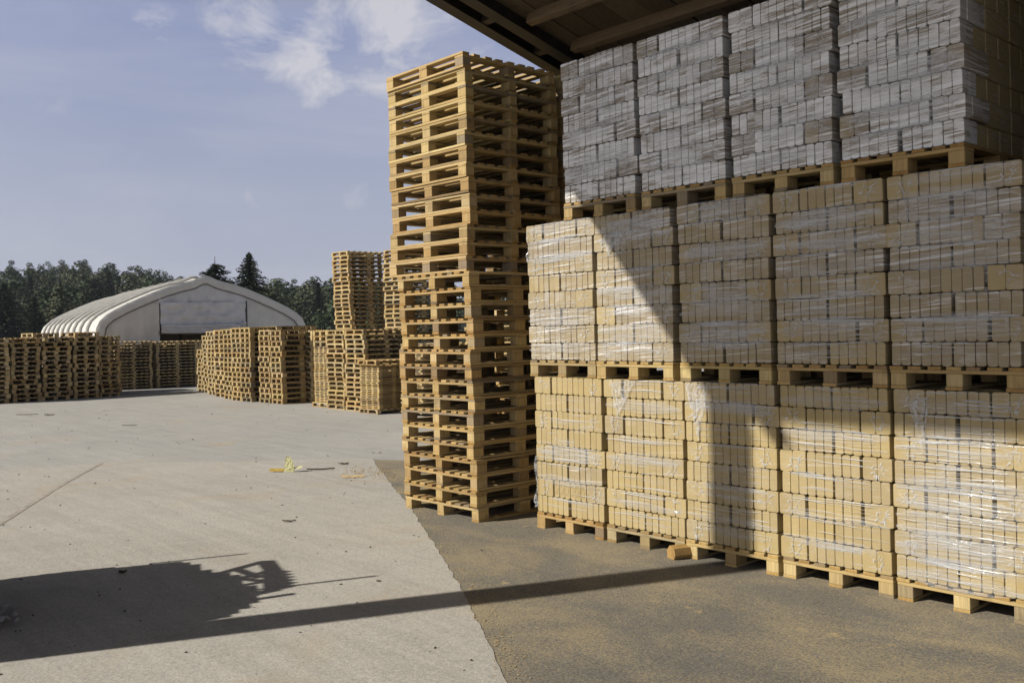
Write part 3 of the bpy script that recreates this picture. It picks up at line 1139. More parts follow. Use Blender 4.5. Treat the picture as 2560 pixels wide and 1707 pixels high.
# left group, faces turned to +x (shaded)
LEFT = [('stack cut by the left photo edge', 6.6, 7.50, 14, 0), ('second shaded stack from the left edge', 7.52, 8.28, 14, 1), ('third shaded stack from the left edge', 8.35, 9.14, 14, 1),
        ('fourth shaded stack from the left edge', 9.19, 9.90, 15, 1), ('shaded stack at right end of left group', 9.93, 10.55, 14, 1)]
for k, (d, b0, b1, n, ind) in enumerate(LEFT):
    w = min(b1 - b0, .80)
    stack(EURO, -28.9 - .6 - (0.10 if k == 4 else 0), b1 - w / 2, n, .1285, d, group=GP, rz=pi / 2, sx=w / .72 * .97, jit=.02, nest=True, shift=.03, adj='brown', individual=bool(ind))
for (a_, b_, n) in ((-30.6, 7.0, 14), (-30.6, 7.9, 14), (-30.5, 8.75, 15), (-30.6, 9.6, 14), (-31.0, 10.7, 13)):
    stack(EURO, a_, b_, n, .1285, '', rz=pi / 2, individual=False, jit=.02)
# middle stacks before the tent
stack(LIGHT, -32 - .40, 12.10, 15, .107, 'long-sided stack left of the tent flap', group=GP, rz=0, sy=.97, sx=1.05, adj='shaded', individual=False)
stack(LIGHT, -32 - .40, 13.58, 15, .105, 'wide stack below the tent door', group=GP, rz=0, sy=1.17, sx=1.05, adj='shaded', individual=False)
stack(LIGHT, -32.4, 15.1, 15, .105, '', sy=1.17, individual=False)
stack(LIGHT, -33.2, 12.2, 14, .107, '', individual=False)
stack(LIGHT, -33.2, 13.6, 14, .107, '', sy=1.1, individual=False)
# right row, faces turned to -y (sunlit)
RIGHT = [('Ha', -28.69, -28.13, 12.8, 10, .133), ('Hb', -28.05, -27.56, 12.7, 14, .125), ('Hc', -27.05, -26.58, 12.4, 15, .125),
         ('Hd', -25.98, -25.30, 12.1, 15, .127), ('He', -24.85, -24.33, 11.85, 15, .128), ('Hf', -24.05, -23.50, 11.7, 15, .130), ('Hg', -23.45, -22.90, 11.65, 15, .130),
         ('Hh', -22.60, -22.04, 11.75, 14, .134), ('Hi', -21.98, -21.46, 11.75, 14, .133)]
RD = {'Hd': 'sunlit stack farther left in front of the tent', 'He': 'sunlit stack third left of the gap before tent',
      'Hf': 'sunlit stack second left of the gap before tent', 'Hg': 'sunlit stack just left of the gap before tent', 'Hh': 'sunlit stack just right of the gap before tent', 'Hi': 'deep-sided sunlit stack before right tent wall'}
for (k, l, r_, bb, n, p) in RIGHT:
    ind = k in RD
    w = max(r_ - l, .50) + .03
    stack(EURO, (l + r_) / 2, bb + .6, n, p, RD.get(k, ''), group=GP, sx=w / .72, individual=ind, jit=.014, nest=True, shift=.012, adj='sunlit' if ind else '')
for (a_, b_, n) in ((-22.3, 13.3, 14), (-21.6, 13.1, 14), (-23.2, 13.0, 15), (-24.3, 13.2, 15), (-20.6, 13.2, 14), (-19.8, 13.2, 14)):
    stack(EURO, a_, b_, n, .131, '', individual=False)
# bundles of thin slatted boards with pallets above and below
GL = 'thin slatted boards stacked in the yard'
stack(LIGHT, -19.83, 12.5, 1, .107, 'narrow board stack, as its base', group=GP, sx=.90)
stack(LIDS, -19.83, 12.5, 34, .0392, 'the narrow stack left of the tall-stack fronts', 'slatted_board', 'slatted board', GL, sx=.90, z0=.107, adj='thin', jit=.006)
stack(EURO, -19.80, 12.5, 3, .128, 'the trio topping the narrow board stack', group=GP, sx=.90, z0=1.445, nest=True, shift=.01)
stack(LIGHT, -18.93, 12.37, 17, .107, 'sunlit two-opening stack left of its twin', group=GP, sx=1.00, adj='pale')
stack(LIGHT, -18.10, 12.35, 17, .107, 'sunlit two-opening stack behind the low boards', group=GP, sx=1.02, adj='pale')
stack(LIGHT, -17.30, 12.15, 1, .107, 'low board stack, as its base', group=GP, sx=.97)
stack(LIDS, -17.30, 12.15, 24, .0392, 'the low wide stack near the tall tower', 'slatted_board', 'slatted board', GL, sx=.97, z0=.107, adj='thin', jit=.006)
stack(LIGHT, -17.30, 12.15, 1, .107, 'low board stack, as its lid', group=GP, sx=.97, z0=1.05)
# two high towers behind
stack(LIGHT, -20.66, 13.7, 17, .108, '', individual=False, z0=.02)
stack(LIGHT, -20.66, 13.7, 18, .108, 'high far tower rising left of the near tower', group=GP, z0=1.86, lean=(-.10, 0), adj='pale', jit=.014)
stack(LIGHT, -18.47, 13.7, 17, .108, '', individual=False, z0=.02)
stack(LIGHT, -18.47, 13.7, 17, .108, 'second high far tower beside the near tower', group=GP, z0=1.86, adj='pale', jit=.014)
stack(LIDS, -16.1, 12.4, 37, .0392, '', individual=False, z0=.05)
stack(LIGHT, -15.1, 13.4, 17, .107, '', individual=False)
stack(LIGHT, -14.1, 13.2, 20, .107, '', individual=False)
stack(LIGHT, -13.0, 13.5, 18, .107, '', individual=False)
o = obj('stacked_pallets', rest.mesh('stacked_pallets', M['wood_x']))
tag(o, 'mass of further stacked pallets standing behind the front rows', 'pallets', None, 'stuff')


# ------------------------------------------------------------------ tent hall
def build_tent():
    TH_ = .186
    ax = Vector((-cos(TH_), sin(TH_), 0)); fr = Vector((sin(TH_), cos(TH_), 0))
    r = obj('storage_tent', None, None, (-33.2, 15.2, 0))
    r.empty_display_size = .5
    tag(r, 'white arched storage tent with ribbed roof and rolled-up door behind the pallets', 'tent')
    W = 3.78
    half = [(1.0, 0.0), (1.0, .9), (1.0, 1.75), (.985, 2.1), (.955, 2.33), (.90, 2.53), (.82, 2.72), (.70, 2.95), (.55, 3.21), (.40, 3.45), (.25, 3.63), (.12, 3.75), (.02, 3.92)]
    prof = [(-x * W, z_) for x, z_ in half] + [(x * W, z_) for x, z_ in half[::-1]]
    npf = len(prof)

    def pt(d, s_, z_, sc_=1.0, k=0): return ax * d + fr * s_ + Vector((0, 0, z_))
    L, NB, SUB = 18.0, 10, 10
    b = MB()
    for bay in range(NB):                    # every bay bellies out between its two ribs
        vs = []; fs = []
        for i in range(SUB + 1):
            ph = i / SUB
            d = L * (bay + ph) / NB
            bul = -.05 * (1 - (2 * ph - 1) ** 2)
            for (s_, z_) in prof:
                nx, nz = s_ / W, max(0, z_ - 1.2) / 2.7
                ln = math.hypot(nx, nz) or 1
                vs.append(pt(d, s_ + bul * nx / ln, max(0, z_ + bul * nz / ln)))
        for i in range(SUB):
            for k in range(npf - 1):
                o_ = i * npf + k
                fs.append((o_, o_ + 1, o_ + npf + 1, o_ + npf))
        b.add(vs, fs, .5)
    obj('ribbed_cover', b.mesh('ribbed_cover', M['tent'], True), r)
    for i in range(1, NB):
        b = MB()
        b.tube([pt(L * i / NB, s_ * 1.004, z_ + .015) for s_, z_ in prof], .085, 8, .5)
        obj('rib_crease_shade', b.mesh('rib_crease_shade', M['tent_crease'], True), r)  # tubes along the ribs, painted darker as crease shade
    # gathered cloth hem following the arch on the gable
    vs = []; fs = []
    m_ = 90
    import bisect
    cum = [0]
    for k in range(1, npf): cum.append(cum[-1] + math.hypot(prof[k][0] - prof[k - 1][0], prof[k][1] - prof[k - 1][1]))

    def along(t):
        k = min(max(bisect.bisect(cum, t) - 1, 0), npf - 2)
        f_ = (t - cum[k]) / (cum[k + 1] - cum[k])
        return (prof[k][0] + (prof[k + 1][0] - prof[k][0]) * f_, prof[k][1] + (prof[k + 1][1] - prof[k][1]) * f_)
    NN = 150
    for i in range(NN + 1):
        s_, z_ = along(cum[-1] * i / NN)
        cx_, cz_ = 0, 1.2
        if z_ > 1.9:
            dx, dz = (-s_ * .30, -1.0)
        else:
            dx, dz = (-math.copysign(1, s_), 0)
        ln = math.hypot(dx, dz)
        dx, dz = dx / ln, dz / ln
        if 1.9 < z_ < 2.6:
            f_ = (z_ - 1.9) / .7
            dx = -math.copysign(1, s_) * (1 - f_) + dx * f_; dz = dz * f_
            ln = math.hypot(dx, dz); dx, dz = dx / ln, dz / ln
        wv = .018 * sin(i * 2.1) + .015 * sin(i * 5.3)
        for q in range(5):
            t = q / 4
            vs.append(pt(-.03 - .035 * sin(pi * t) - wv * t, s_ + dx * .31 * t, max(0, z_ + dz * .31 * t)))
    for i in range(NN):
        for q in range(4):
            o_ = i * 5 + q
            fs.append((o_, o_ + 5, o_ + 6, o_ + 1))
    b = MB(); b.add(vs, fs, .5)
    obj('arch_hem', b.mesh('arch_hem', M['tent'], True), r)
    b = MB()
    b.tube([vs[i * 5 + 4] + ax * -.01 for i in range(4, NN - 3)], .022, 5, .5)
    obj('hem_shade_line', b.mesh('hem_shade_line', M['tent_hem_shade'], True), r)  # dark tube drawn as the shade under the hem edge

    # gable cloth: left, right and upper panels (grids clipped to the arch)
    def arch_h(s_):
        s_ = abs(s_)
        pr = [(x * W, z_) for x, z_ in half]
        for (x0, z0), (x1, z1) in zip(pr[2:], pr[3:]):
            if x1 <= s_ <= x0:
                return z0 + (z1 - z0) * ((x0 - s_) / max(x0 - x1, 1e-6))
        return 3.88 if s_ < .1 * W else 1.75

    def panel(name, s0, s1, zlo, zhi, mat, wav, thick=0.0, depth=0.03):
        nu, nv = max(8, int((s1 - s0) / .08)), 16
        vs = []; fs = []
        for i in range(nu + 1):
            s_ = s0 + (s1 - s0) * i / nu
            top = min(zhi if zhi else 9, arch_h(s_) - .12)
            for j in range(nv + 1):
                z_ = zlo + (max(top, zlo + .01) - zlo) * j / nv
                w_ = wav * (sin(s_ * 9 + .6 * sin(z_ * 2)) + .6 * sin(s_ * 21 + 1.0)) * (.4 + .6 * (1 - j / nv))
                w_ += wav * .8 * mnoise.noise(Vector((s_ * 2, z_ * 3, 7.7)))
                vs.append(pt(depth + w_, s_, z_))
        for i in range(nu):
            for j in range(nv):
                o_ = i * (nv + 1) + j
                fs.append((o_, o_ + nv + 1, o_ + nv + 2, o_ + 1))
        b = MB(); b.add(vs, fs, .5)
        return obj(name, b.mesh(name, mat, True), r)
    DL, DR = -1.64, 1.45
    panel('gable_panel', -W + .04, DL, .02, 9, M['tent'], .045)
    panel('gable_panel', DR, W - .04, .02, 9, M['tent'], .022)
    panel('gable_valance', -2.75, 2.75, 2.93, 9, M['tent_grey'], .035, depth=.005)
    # rolled door flap: hanging cloth ending in slack folds
    vs = []; fs = []
    nu, prof2 = 44, []
    zz = 2.96
    for j in range(26):
        t = j / 25
        if t < .60: d_, z_ = -.05 - .02 * sin(t * 20), 2.96 - t * 1.30
        else:
            q = (t - .6) / .4
            d_, z_ = -.06 - .13 * abs(sin(q * 3 * pi)), 2.18 - .34 * q
        prof2.append((d_, z_))
    for i in range(nu + 1):
        s_ = DL + .03 + (DR - DL - .06) * i / nu
        sag = .05 * sin(pi * i / nu) + (.22 * (1 - min(1, abs(i - nu) / 6)) if i > nu - 6 else 0)
        for j, (d_, z_) in enumerate(prof2):
            t = j / 25
            w_ = .03 * sin(s_ * 7 + j * .5) + .05 * mnoise.noise(Vector((s_ * 2.5, j * .35, 3)))
            vs.append(pt(d_ + w_, s_, z_ - sag * t * .6 + (.18 * t if i > nu - 3 else 0)))
    for i in range(nu):
        for j in range(25):
            o_ = i * 26 + j
            fs.append((o_, o_ + 26, o_ + 27, o_ + 1))
    b = MB(); b.add(vs, fs, .5)
    obj('door_flap', b.mesh('door_flap', M['tent_grey'], True), r)
    # doorway frame and back end wall
    b = MB()
    b.bar(pt(.06, DL, 0), pt(.06, DL, 3.0), .07); b.bar(pt(.06, DR, 0), pt(.06, DR, 3.0), .10); b.bar(pt(.08, DL, 2.95), pt(.08, DR, 2.95), .07)
    obj('door_frame', b.mesh('door_frame', M['tent_dark']), r)
    b = MB()
    vs = [pt(L - .02, s_, z_) for s_, z_ in prof]
    b.add(vs, [tuple(range(len(vs)))], .5)
    obj('end_wall', b.mesh('end_wall', M['tent']), r)
    b = MB()
    for k in range(7):
        b.box(pt(3.0, -2.6 + k * .88, 1.05), (1.2, .8, 2.1 + random.uniform(-.2, .2)), (0, 0, -TH_))
    g_ = obj('stored_goods', b.mesh('stored_goods', M['dark_load']), None, (-33.2, 15.2, 0))
    tag(g_, 'dim row of stacked goods inside the open tent doorway', 'stored goods', None, 'stuff')


build_tent()

# ------------------------------------------------------------------ ground
b = MB()
b.quad((-900, -700, 0), (700, -700, 0), (700, 900, 0), (-900, 900, 0), .5)
structure('ground', b.mesh('ground', M['yard']), 'pale grey worn asphalt of the storage yard', 'ground')


def poly_sheet(name, pts, z_, mat, label, cat):
    b = MB()
    n = len(pts)
    vs = [Vector((p[0], p[1], z_)) for p in pts] + [Vector((p[0], p[1], -.02)) for p in pts]
    b.add(vs, [tuple(range(n))] + [(k, n + k, n + (k + 1) % n, (k + 1) % n) for k in range(n)], .5)
    structure(name, b.mesh(name, mat), label, cat)


def ragged(p, q, n, amp):
    out = []
    p = Vector(p); q = Vector(q)
    nr = Vector((-(q - p).y, (q - p).x)).normalized()
    for i in range(n):
        t = i / n
        out.append(p + (q - p) * t + nr * (amp * mnoise.noise(Vector((i * .37, p.x, 2.2))) * (1 if i else 0)))
    return [(v.x, v.y) for v in out]


edge = []
EP = [(-11.15, 7.50), (-10.55, 7.14), (-7.83, 5.69), (-6.26, 4.80), (-5.03, 4.09), (-3.59, 3.19), (2.0, -.10), (14, -7.2)]
for p, q in zip(EP, EP[1:]):
    edge += ragged(p, q, max(2, int((Vector(q) - Vector(p)).length / .05)), .022)
edge.append(EP[-1])
slab = edge + [(14, -14), (-17, -14), (-15.0, 0.0), (-14.25, 3.55), (-13.8, 4.73), (-12.68, 5.87), (-11.4, 7.35)]
poly_sheet('concrete_slab', slab[::-1], .008, M['slab'], 'dusty beige concrete slab across the foreground', 'concrete slab')
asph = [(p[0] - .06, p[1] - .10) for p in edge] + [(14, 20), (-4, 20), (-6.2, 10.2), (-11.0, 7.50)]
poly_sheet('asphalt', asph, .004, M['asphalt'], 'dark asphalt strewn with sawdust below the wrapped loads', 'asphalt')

# sawdust drift along the slab edge, crumbs and chips
dust = MB()
for _ in range(700):
    t = random.random()
    k = random.choice((2, 3, 4, 4, 5, 5))
    p = Vector(EP[k]).lerp(Vector(EP[k + 1]), t)
    p = p + Vector((random.gauss(.05, .05), random.gauss(.06, .06)))
    s_ = random.uniform(.002, .006)
    dust.box((p.x, p.y, .009), (s_ * random.uniform(1, 3), s_, s_ * .4), (0, 0, random.uniform(0, 3)))
for _ in range(500):
    p = Vector((random.uniform(-7.5, -.5), random.uniform(2.2, 5.9)))
    if (p.y - 4.09) < -.66 * (p.x + 5.03): continue
    s_ = random.uniform(.002, .005)
    dust.box((p.x, p.y, .006), (s_ * random.uniform(1, 3), s_, s_ * .4), (0, 0, random.uniform(0, 3)))
for _ in range(240):
    p = Vector((-10.1, 6.72)) + Vector((random.gauss(0, .35), random.gauss(0, .22)))
    s_ = random.uniform(.004, .011)
    dust.box((p.x, p.y, .011), (s_ * 2, s_, s_ * .5), (0, 0, random.uniform(0, 3)))
tag(obj('sawdust', dust.mesh('sawdust', M['palechip'])), 'scattered pale sawdust and chips along the slab edge', 'sawdust', None, 'stuff')
crumbs = MB()
for _ in range(270):
    Z = random.uniform(4.2, 24); X = random.uniform(-.56, -.02) * Z
    p = wc(X, Z)
    if p.y > 5.4 and p.x > -8.3: continue
    s_ = random.uniform(.0022, .0065) * (1 + Z * .06)
    if random.random() < .04: s_ *= 1.6
    crumbs.box((p.x, p.y, .010 + s_ * .2), (s_ * random.uniform(1, 2.6), s_, s_ * .6), (random.uniform(-.3, .3), random.uniform(-.3, .3), random.uniform(0, 3)))
tag(obj('crumbs', crumbs.mesh('crumbs', M['chip'])), 'dark bark crumbs and pebbles strewn over the yard', 'bark crumbs', None, 'stuff')


def splinter(x, y, L, w, rz, mat, label, z_=.010):
    b = MB()
    n = 7
    vs = []; fs = []
    for i in range(n):
        t = i / (n - 1)
        ww = w * (sin(pi * (.1 + .8 * t)) * random.uniform(.7, 1.1))
        zz = random.uniform(0, .006) + .012 * abs(t - .5)
        vs += [Vector((L * (t - .5), -ww / 2, zz)), Vector((L * (t - .5), ww / 2, zz)), Vector((L * (t - .5), 0, zz + w * .35))]
    for i in range(n - 1):
        o_ = i * 3
        fs += [(o_, o_ + 3, o_ + 5, o_ + 2), (o_ + 2, o_ + 5, o_ + 4, o_ + 1), (o_ + 1, o_ + 4, o_ + 3, o_)]
    fs += [(0, 2, 1), (3 * n - 3, 3 * n - 2, 3 * n - 1)]
    b.add(vs, fs, random.random())
    o_ = obj('wood_splinter', b.mesh('wood_splinter', mat), None, (x, y, z_), (0, 0, rz))
    tag(o_, label, 'wood splinter', 'splinters lying on the yard')


splinter(-10.78, 6.44, .36, .045, .9, M['bark'], 'long brown bark splinter right of the yellow wrapping')
splinter(-9.90, 6.36, .30, .06, .8, M['palechip'], 'pale chip cluster splinter near the slab corner')
splinter(-10.96, 6.91, .12, .05, .8, M['chip'], 'small dark curled bark piece near the slab corner')
splinter(-8.07, 4.47, .13, .03, .8, M['bark'], 'short reddish splinter alone in the middle of the slab')
splinter(-7.30, 2.64, .06, .045, .8, M['chip'], 'black lump at the edge of the ragged shadow')
splinter(-19.1, 7.1, .30, .03, .85, M['bark'], 'dark stick on the far yard before the stacks')
splinter(-23.9, 6.55, .5, .035, .9, M['bark'], 'long dark stick near the left shaded stacks')
splinter(-23.3, 6.85, .25, .06, .7, M['chip'], 'dark lump right of the long stick near left stacks')
splinter(-14.6, 6.9, .45, .022, .8, M['palechip'], 'pale thin lath lying across the mid yard')


def wrapping():
    r = obj('crumpled_wrapping', None, None, (-10.99, 6.04, .010), (0, 0, .7))
    r.empty_display_size = .05
    r.scale = (.72, .72, .72)
    tag(r, 'crumpled yellow plastic wrapping standing up on the slab', 'wrapping')
    b = MB()
    crumple(b, Vector((-.02, 0, 0)), Vector((1, 0, 0)), Vector((.12, .1, 1)), .19, .27, 8, 10, .018, 0, lambda t: 1.0 - .55 * t * t)
    obj('upright_fold', b.mesh('upright_fold', M['yellow']), r)
    b = MB()
    crumple(b, Vector((.10, 0, .02)), Vector((1, 0, .25)), Vector((0, .5, .35)), .22, .10, 8, 6, .015, 0)
    obj('side_fold', b.mesh('side_fold', M['yellow']), r)
    b = MB()
    crumple(b, Vector((-.02, 0, .01)), Vector((-1, 0, -.0)), Vector((0, .6, .45)), .27, .10, 8, 6, .02, 0)
    obj('dark_fold', b.mesh('dark_fold', M['ochre']), r)


wrapping()
b = MB()
crumple(b, Vector((-.22, -.12, .0)), Vector((1, .1, .02)), Vector((.1, 1, .12)), .44, .26, 14, 9, .09, 0, lambda t: 1.0 - .5 * t, Vector((0, 0, 1)))
o = obj('crumpled_sheet', b.mesh('crumpled_sheet', M['rag']), None, (-6.66, 1.60, .012), (0, 0, .75))
tag(o, 'crumpled grey sheet lying in shadow at the left photo edge', 'sheet')

# old cut line across the slab and a patch of coarse stone at the asphalt edge
b = MB()
PL = [(-8.6, 1.6), (-10.15, 2.52), (-12.24, 3.73), (-13.84, 4.75)]
for p, q in zip(PL, PL[1:]):
    dv = (Vector(q) - Vector(p)).normalized()
    nv = Vector((-dv.y, dv.x)) * .03
    nseg = 12
    for i in range(nseg):
        e0, e1 = Vector(p).lerp(Vector(q), i / nseg), Vector(p).lerp(Vector(q), (i + 1) / nseg)
        w0, w1 = (1 + .5 * mnoise.noise(Vector((e0.x * 3, e0.y * 3, 0)))), (1 + .5 * mnoise.noise(Vector((e1.x * 3, e1.y * 3, 0))))
        b.quad((*(e0 - nv * w0), .0115), (*(e1 - nv * w1), .0115), (*(e1 + nv * w1), .0115), (*(e0 + nv * w0), .0115), .5)
structure('slab_joint', b.mesh('slab_joint', M['joint']), 'scraped joint line running across the left of the slab', 'slab joint')


# ------------------------------------------------------------------ hills and trees
def hill_h(X, Z):
    u = X / max(Z, 1) * F_PX
    ridge = 20 if u < -1050 else (20 - (u + 1050) / 400 * 9 if u < -650 else (11.5 if u < -380 else max(4.5, 11.5 - (u + 380) * .05)))
    t = min(1, max(0, (Z - 95) / 270)); t = t * t * (3 - 2 * t)
    return ridge * t


b = MB()
vs = []; fs = []
NX, NZ = 70, 26
for j in range(NZ + 1):
    Z = 75 + (620 - 75) * (j / NZ)
    for i in range(NX + 1):
        X = (-1.3 + 2.6 * i / NX) * Z
        hh = hill_h(X, Z) - (0.6 if j == 0 else 0) + 1.2 * mnoise.noise(Vector((X * .02, Z * .02, 0))) * min(1, j / 4)
        if Z > 400: hh -= (Z - 400) * .09
        vs.append(wc(X, Z, hh))
for j in range(NZ):
    for i in range(NX):
        o_ = j * (NX + 1) + i
        fs.append((o_, o_ + 1, o_ + NX + 2, o_ + NX + 1))
b.add(vs, fs, .5)
structure('hillside', b.mesh('hillside', M['hill'], True), 'low wooded hillside behind the tent', 'hillside')


def leaf_quads(b, rs, c, rad, n, size, mi=0, tint=None):
    for _ in range(n):
        while True:
            p = Vector((rs.uniform(-1, 1), rs.uniform(-1, 1), rs.uniform(-1, 1)))
            if .25 < p.length < 1: break
        p = p.normalized() * (p.length ** .5)
        q = Vector((c[0] + p.x * rad[0], c[1] + p.y * rad[1], c[2] + p.z * rad[2]))
        s_ = size * rs.uniform(.5, 1.2)
        e = Euler((rs.uniform(-.9, .9), rs.uniform(-.9, .9), rs.uniform(0, 6.28))).to_matrix()
        nr = (p + Vector((0, 0, .35))).normalized().to_track_quat('Z', 'Y').to_matrix()
        mm = nr @ Euler((rs.uniform(-.6, .6), rs.uniform(-.6, .6), rs.uniform(0, 6.28))).to_matrix()
        b.add([q + mm @ Vector(v) for v in ((-s_, -s_ * .7, 0), (s_, -s_ * .6, .1 * s_), (s_ * .8, s_ * .7, 0), (-s_ * .7, s_ * .8, .1 * s_))], [(0, 1, 2, 3)],
              rs.random() * .5 if tint is None else tint + rs.uniform(-.08, .08), mi)


def broadleaf(seed, nleaf=1800, size=.20):
    """crown and trunk of a broadleaf tree about 12 m high"""
    rs = random.Random(seed)
    cr_ = MB()
    lobes = []
    for k in range(rs.randint(9, 13)):
        a = rs.uniform(0, 6.28); rr = rs.uniform(.4, 2.6)
        lobes.append((Vector((rr * cos(a), rr * sin(a), rs.uniform(4.0, 10.6) - rr * .5)), rs.uniform(1.2, 2.1)))
    lobes.append((Vector((rs.uniform(-.5, .5), rs.uniform(-.5, .5), 10.8)), 1.3))
    for c, r_ in lobes:
        leaf_quads(cr_, rs, c, (r_, r_, r_ * .85), nleaf // len(lobes), size, tint=rs.random() * .6)
    tr = MB()
    tr.tube([(0, 0, -1), (0.05, 0, 2), (.1, .1, 5), (.1, .15, 9)], [.26, .2, .14, .04], 7)
    for c, r_ in lobes[::2]:
        tr.tube([(0.06, .05, rs.uniform(2.5, 5)), tuple(c * .6 + Vector((0, 0, 1.5))), tuple(c)], [.09, .06, .02], 5)
    return cr_, tr


def conifer(seed, h=12.0, width=2.6, sparse=False, bare_top=0.0):
    rs = random.Random(seed)
    cr_ = MB(); tr = MB()
    tr.tube([(0, 0, -1), (0, 0, h * .5), (0.02, 0, h)], [.18, .10, .012], 6)
    n = 40 if sparse else 30
    for k in range(n):
        t = .10 + .90 * k / n
        if t > 1 - bare_top: continue
        zc = h * t
        reach = width * min(1.0, (1 - t) * 4) ** .8 * .62 + .1 if sparse else width * (1 - t) ** .85 + .12
        nb = 5 if sparse else 8
        a0 = rs.uniform(0, 6.28)
        for q in range(nb):
            a = a0 + 6.28 * q / nb + rs.uniform(-.35, .35)
            if sparse and rs.random() < .25: continue
            R_ = reach * rs.uniform(.55, 1.12)
            tip = Vector((R_ * cos(a), R_ * sin(a), zc - R_ * .18 + R_ * R_ * .03))
            st = Vector((0, 0, zc + .1))
            tr.tube([tuple(st), tuple(st.lerp(tip, .6)), tuple(tip)], [.025, .018, .006], 4)
            m_ = max(4, int(R_ / .17))
            for j in range(m_):
                f_ = (j + .6) / m_
                p = st.lerp(tip, f_) + Vector((rs.uniform(-.08, .08), rs.uniform(-.08, .08), rs.uniform(-.12, .03)))
                s_ = .24 * (1.15 - .5 * f_) * rs.uniform(.7, 1.2)
                mm = Euler((rs.uniform(-.5, .5) + .2, rs.uniform(-.5, .5), a + rs.uniform(-.6, .6))).to_matrix()
                cr_.add([p + mm @ Vector(v) for v in ((-s_, -s_ * .45, 0), (s_, -s_ * .3, -.15 * s_), (s_ * .9, s_ * .3, -.15 * s_), (-s_, s_ * .45, 0))], [(0, 1, 2, 3)], rs.random() * .5)
                p2 = p + Vector((0, 0, -.12))
                cr_.add([p2 + mm @ Vector(v) for v in ((-s_ * .8, 0, s_ * .3), (s_ * .8, 0, s_ * .1), (s_ * .6, 0, -s_ * .5), (-s_ * .5, 0, -s_ * .55))], [(0, 1, 2, 3)], rs.random() * .5)
    return cr_, tr


def tree(name, parts, loc, scale, rz, label, group=None, cat='tree'):
    r = obj(name, None, None, loc, (0, 0, rz))
    r.empty_display_size = .5
    r.scale = scale if isinstance(scale, (tuple, list)) else (scale,) * 3
    tag(r, label, cat, group)
    obj('crown', parts[0], r); obj('trunk', parts[1], r)
    return r


def meshes(bt, leafm):
    return (bt[0].mesh('crown', leafm), bt[1].mesh('trunk', M['bark']))


BL_raw = [broadleaf(100 + k) for k in range(5)]
BL = [meshes(x, M['leaf']) for x in BL_raw[:3]] + [meshes(x, M['leaf2']) for x in BL_raw[3:]]
CN_raw = [conifer(31, 12, 6.8), conifer(32, 12, 4.2), conifer(33, 10.5, 2.9, True, .07)]
CN = [meshes(x, M['needle']) for x in CN_raw]


def px(u, Z): return wc((u - 1280) / F_PX * Z, Z).xy


def top_scale(u, v, Z, hgt, ground=0.0):
    top = HC + (CY - (u - 1280) * sin(ROLL) - v) / F_PX * Z
    return max(.2, (top - ground) / hgt)


# two conifers behind the tent ridge
p = px(627, 88); s_ = top_scale(627, 628, 88, 12.0)
tree('conifer_tree', CN[0], (p.x, p.y, 0), (s_ * .98, s_ * .98, s_), .4, 'full dark conifer rising behind the right slope of the tent')
p = px(540, 80); s_ = top_scale(540, 640, 80, 10.5)
tree('conifer_tree', CN[2], (p.x, p.y, 0), (s_ * 1.7, s_ * 1.7, s_), 1.4, 'sparse conifer with bare leader behind the tent ridge')
CL = ['dark conifer at the far left photo edge', 'dark conifer second from the left edge', 'broad dark conifer above the third left stack', 'dark conifer left of the tent roof on the slope',
      'dark conifer standing nearest the tent roof edge', 'low dark conifer between the left conifers']
for k, (u, v, Z) in enumerate(((12, 700, 120), (88, 735, 110), (-30, 690, 125), (275, 672, 190), (240, 690, 185), (150, 760, 115))):
    p = px(u, Z); g_ = hill_h((u - 1280) / F_PX * Z, Z)
    s_ = top_scale(u, v, Z, 12.0, g_)
    tree('conifer_tree', CN[k % 2], (p.x, p.y, g_ - .3), (s_ * 1.1, s_ * 1.1, s_), k * 1.3, CL[k], 'dark conifers before the wood')
# dark broadleaf by the right tent shoulder, and skyline trees
BLAB = [('round dark broadleaf tree at the right tent shoulder', 800, 785, 110), ('tall broadleaf on the left skyline corner', 35, 650, 330), ('rusty-topped broadleaf second on the left skyline', 80, 655, 325),
        ('broadleaf third on the left skyline', 122, 652, 330), ('rounded broadleaf fourth on the left skyline', 160, 648, 335), ('broad crown at the middle of left skyline', 215, 648, 330),
        ('lower skyline broadleaf right of the broad crown', 285, 660, 340), ('skyline broadleaf halfway to the tent ridge', 330, 664, 345), ('skyline broadleaf before the slope dips', 375, 670, 345),
        ('small skyline broadleaf near the dip', 415, 678, 350), ('last skyline broadleaf left of the sparse conifer', 455, 690, 350), ('skyline broadleaf just right of the full conifer', 690, 702, 345),
        ('tall skyline broadleaf on the right hill', 735, 696, 340), ('skyline broadleaf over the right hill crest', 775, 698, 345), ('skyline broadleaf beside the high far tower', 815, 704, 345),
        ('broadleaf seen through the near tower', 1050, 738, 360), ('pale green broadleaf on the left slope', 110, 720, 215), ('olive broadleaf in mid slope', 190, 700, 240),
        ('grey-green broadleaf low on the left slope', 60, 725, 200), ('bushy broadleaf left of tent roof', 320, 720, 230), ('bright green broadleaf on the right slope', 815, 770, 200)]
for k, (lab, u, v, Z) in enumerate(BLAB):
    p = px(u, Z); g_ = hill_h((u - 1280) / F_PX * Z, Z) - .4
    s_ = top_scale(u, v, Z, 12.0, g_)
    s_ = min(s_, 1.6)
    g_ = HC + (CY - (u - 1280) * sin(ROLL) - v) / F_PX * Z - s_ * 12.0
    tree('broadleaf_tree', BL[(k * 2) % 5], (p.x, p.y, g_), (s_ * 1.05, s_ * 1.05, s_), k * .9, lab, 'broadleaf trees on the hillside')

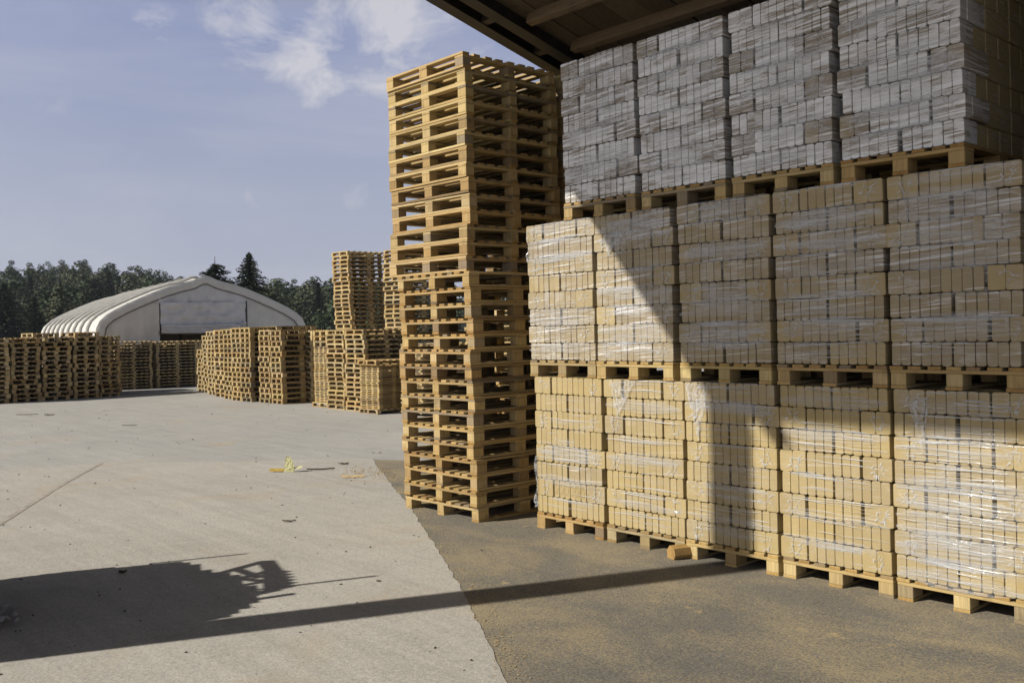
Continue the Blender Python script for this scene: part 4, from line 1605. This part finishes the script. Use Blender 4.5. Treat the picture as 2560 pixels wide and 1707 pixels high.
# the wood itself: one mass of crowns
wood = MB()
rs = random.Random(5)
cnt = 0
small = []
for k in range(4):
    bt = broadleaf(300 + k, 720, .30)
    small.append(bt[0])
cs = conifer(340, 12, 2.4)[0]
LOC = []
for Z0 in (135, 160, 185, 210, 235, 262, 290, 318, 345, 368):
    X = -.62 * Z0
    while X < .06 * Z0:
        u = X / Z0 * F_PX
        if u < -380 or rs.random() < .8:
            LOC.append((X + rs.uniform(-2, 2), Z0 + rs.uniform(-10, 10)))
        X += rs.uniform(3.6, 5.4)
for (X, Z) in LOC:
    src = rs.choice(small)
    if rs.random() < .10: src = cs
    s_ = rs.uniform(.55, .85) * (.72 if Z > 275 else 1)
    g_ = hill_h(X, Z) - .6
    t_off = rs.uniform(-.15, .35)
    mt4 = Matrix.Translation(wc(X, Z, g_)) @ Matrix.Rotation(rs.uniform(0, 6.28), 4, 'Z') @ Matrix.Diagonal((s_ * 1.25, s_ * 1.25, s_, 1))
    o_ = len(wood.v)
    wood.v.extend([mt4 @ v for v in src.v])
    mi = 1 if src is cs else (2 if rs.random() < .3 else 0)
    for f_, t_ in zip(src.f, src.t):
        wood.f.append(tuple(o_ + i for i in f_)); wood.t.append(t_ + t_off); wood.m.append(mi)
tag(obj('woodland', wood.mesh('woodland', [M['leaf'], M['needle'], M['leaf2']])), 'mixed wood covering the hillside behind the yard', 'woodland', None, 'stuff')

# ------------------------------------------------------------------ summer haze
b = MB()
b.box((-120, 120, 44), (1500, 1500, 90))
hm = bpy.data.materials.new('haze')
hm.use_nodes = True
hm.node_tree.nodes.clear()
hh_ = NT(hm.node_tree)
pv = hh_.n('ShaderNodeVolumePrincipled')
pv.inputs['Color'].default_value = (0.80, 0.86, 1.0, 1)
pv.inputs['Density'].default_value = 0.00022
ho = hh_.n('ShaderNodeOutputMaterial')
hh_.t.links.new(pv.outputs[0], ho.inputs['Volume'])
tag(obj('haze', b.mesh('haze', hm)), 'thin summer haze over the whole yard', 'haze', None, 'stuff')
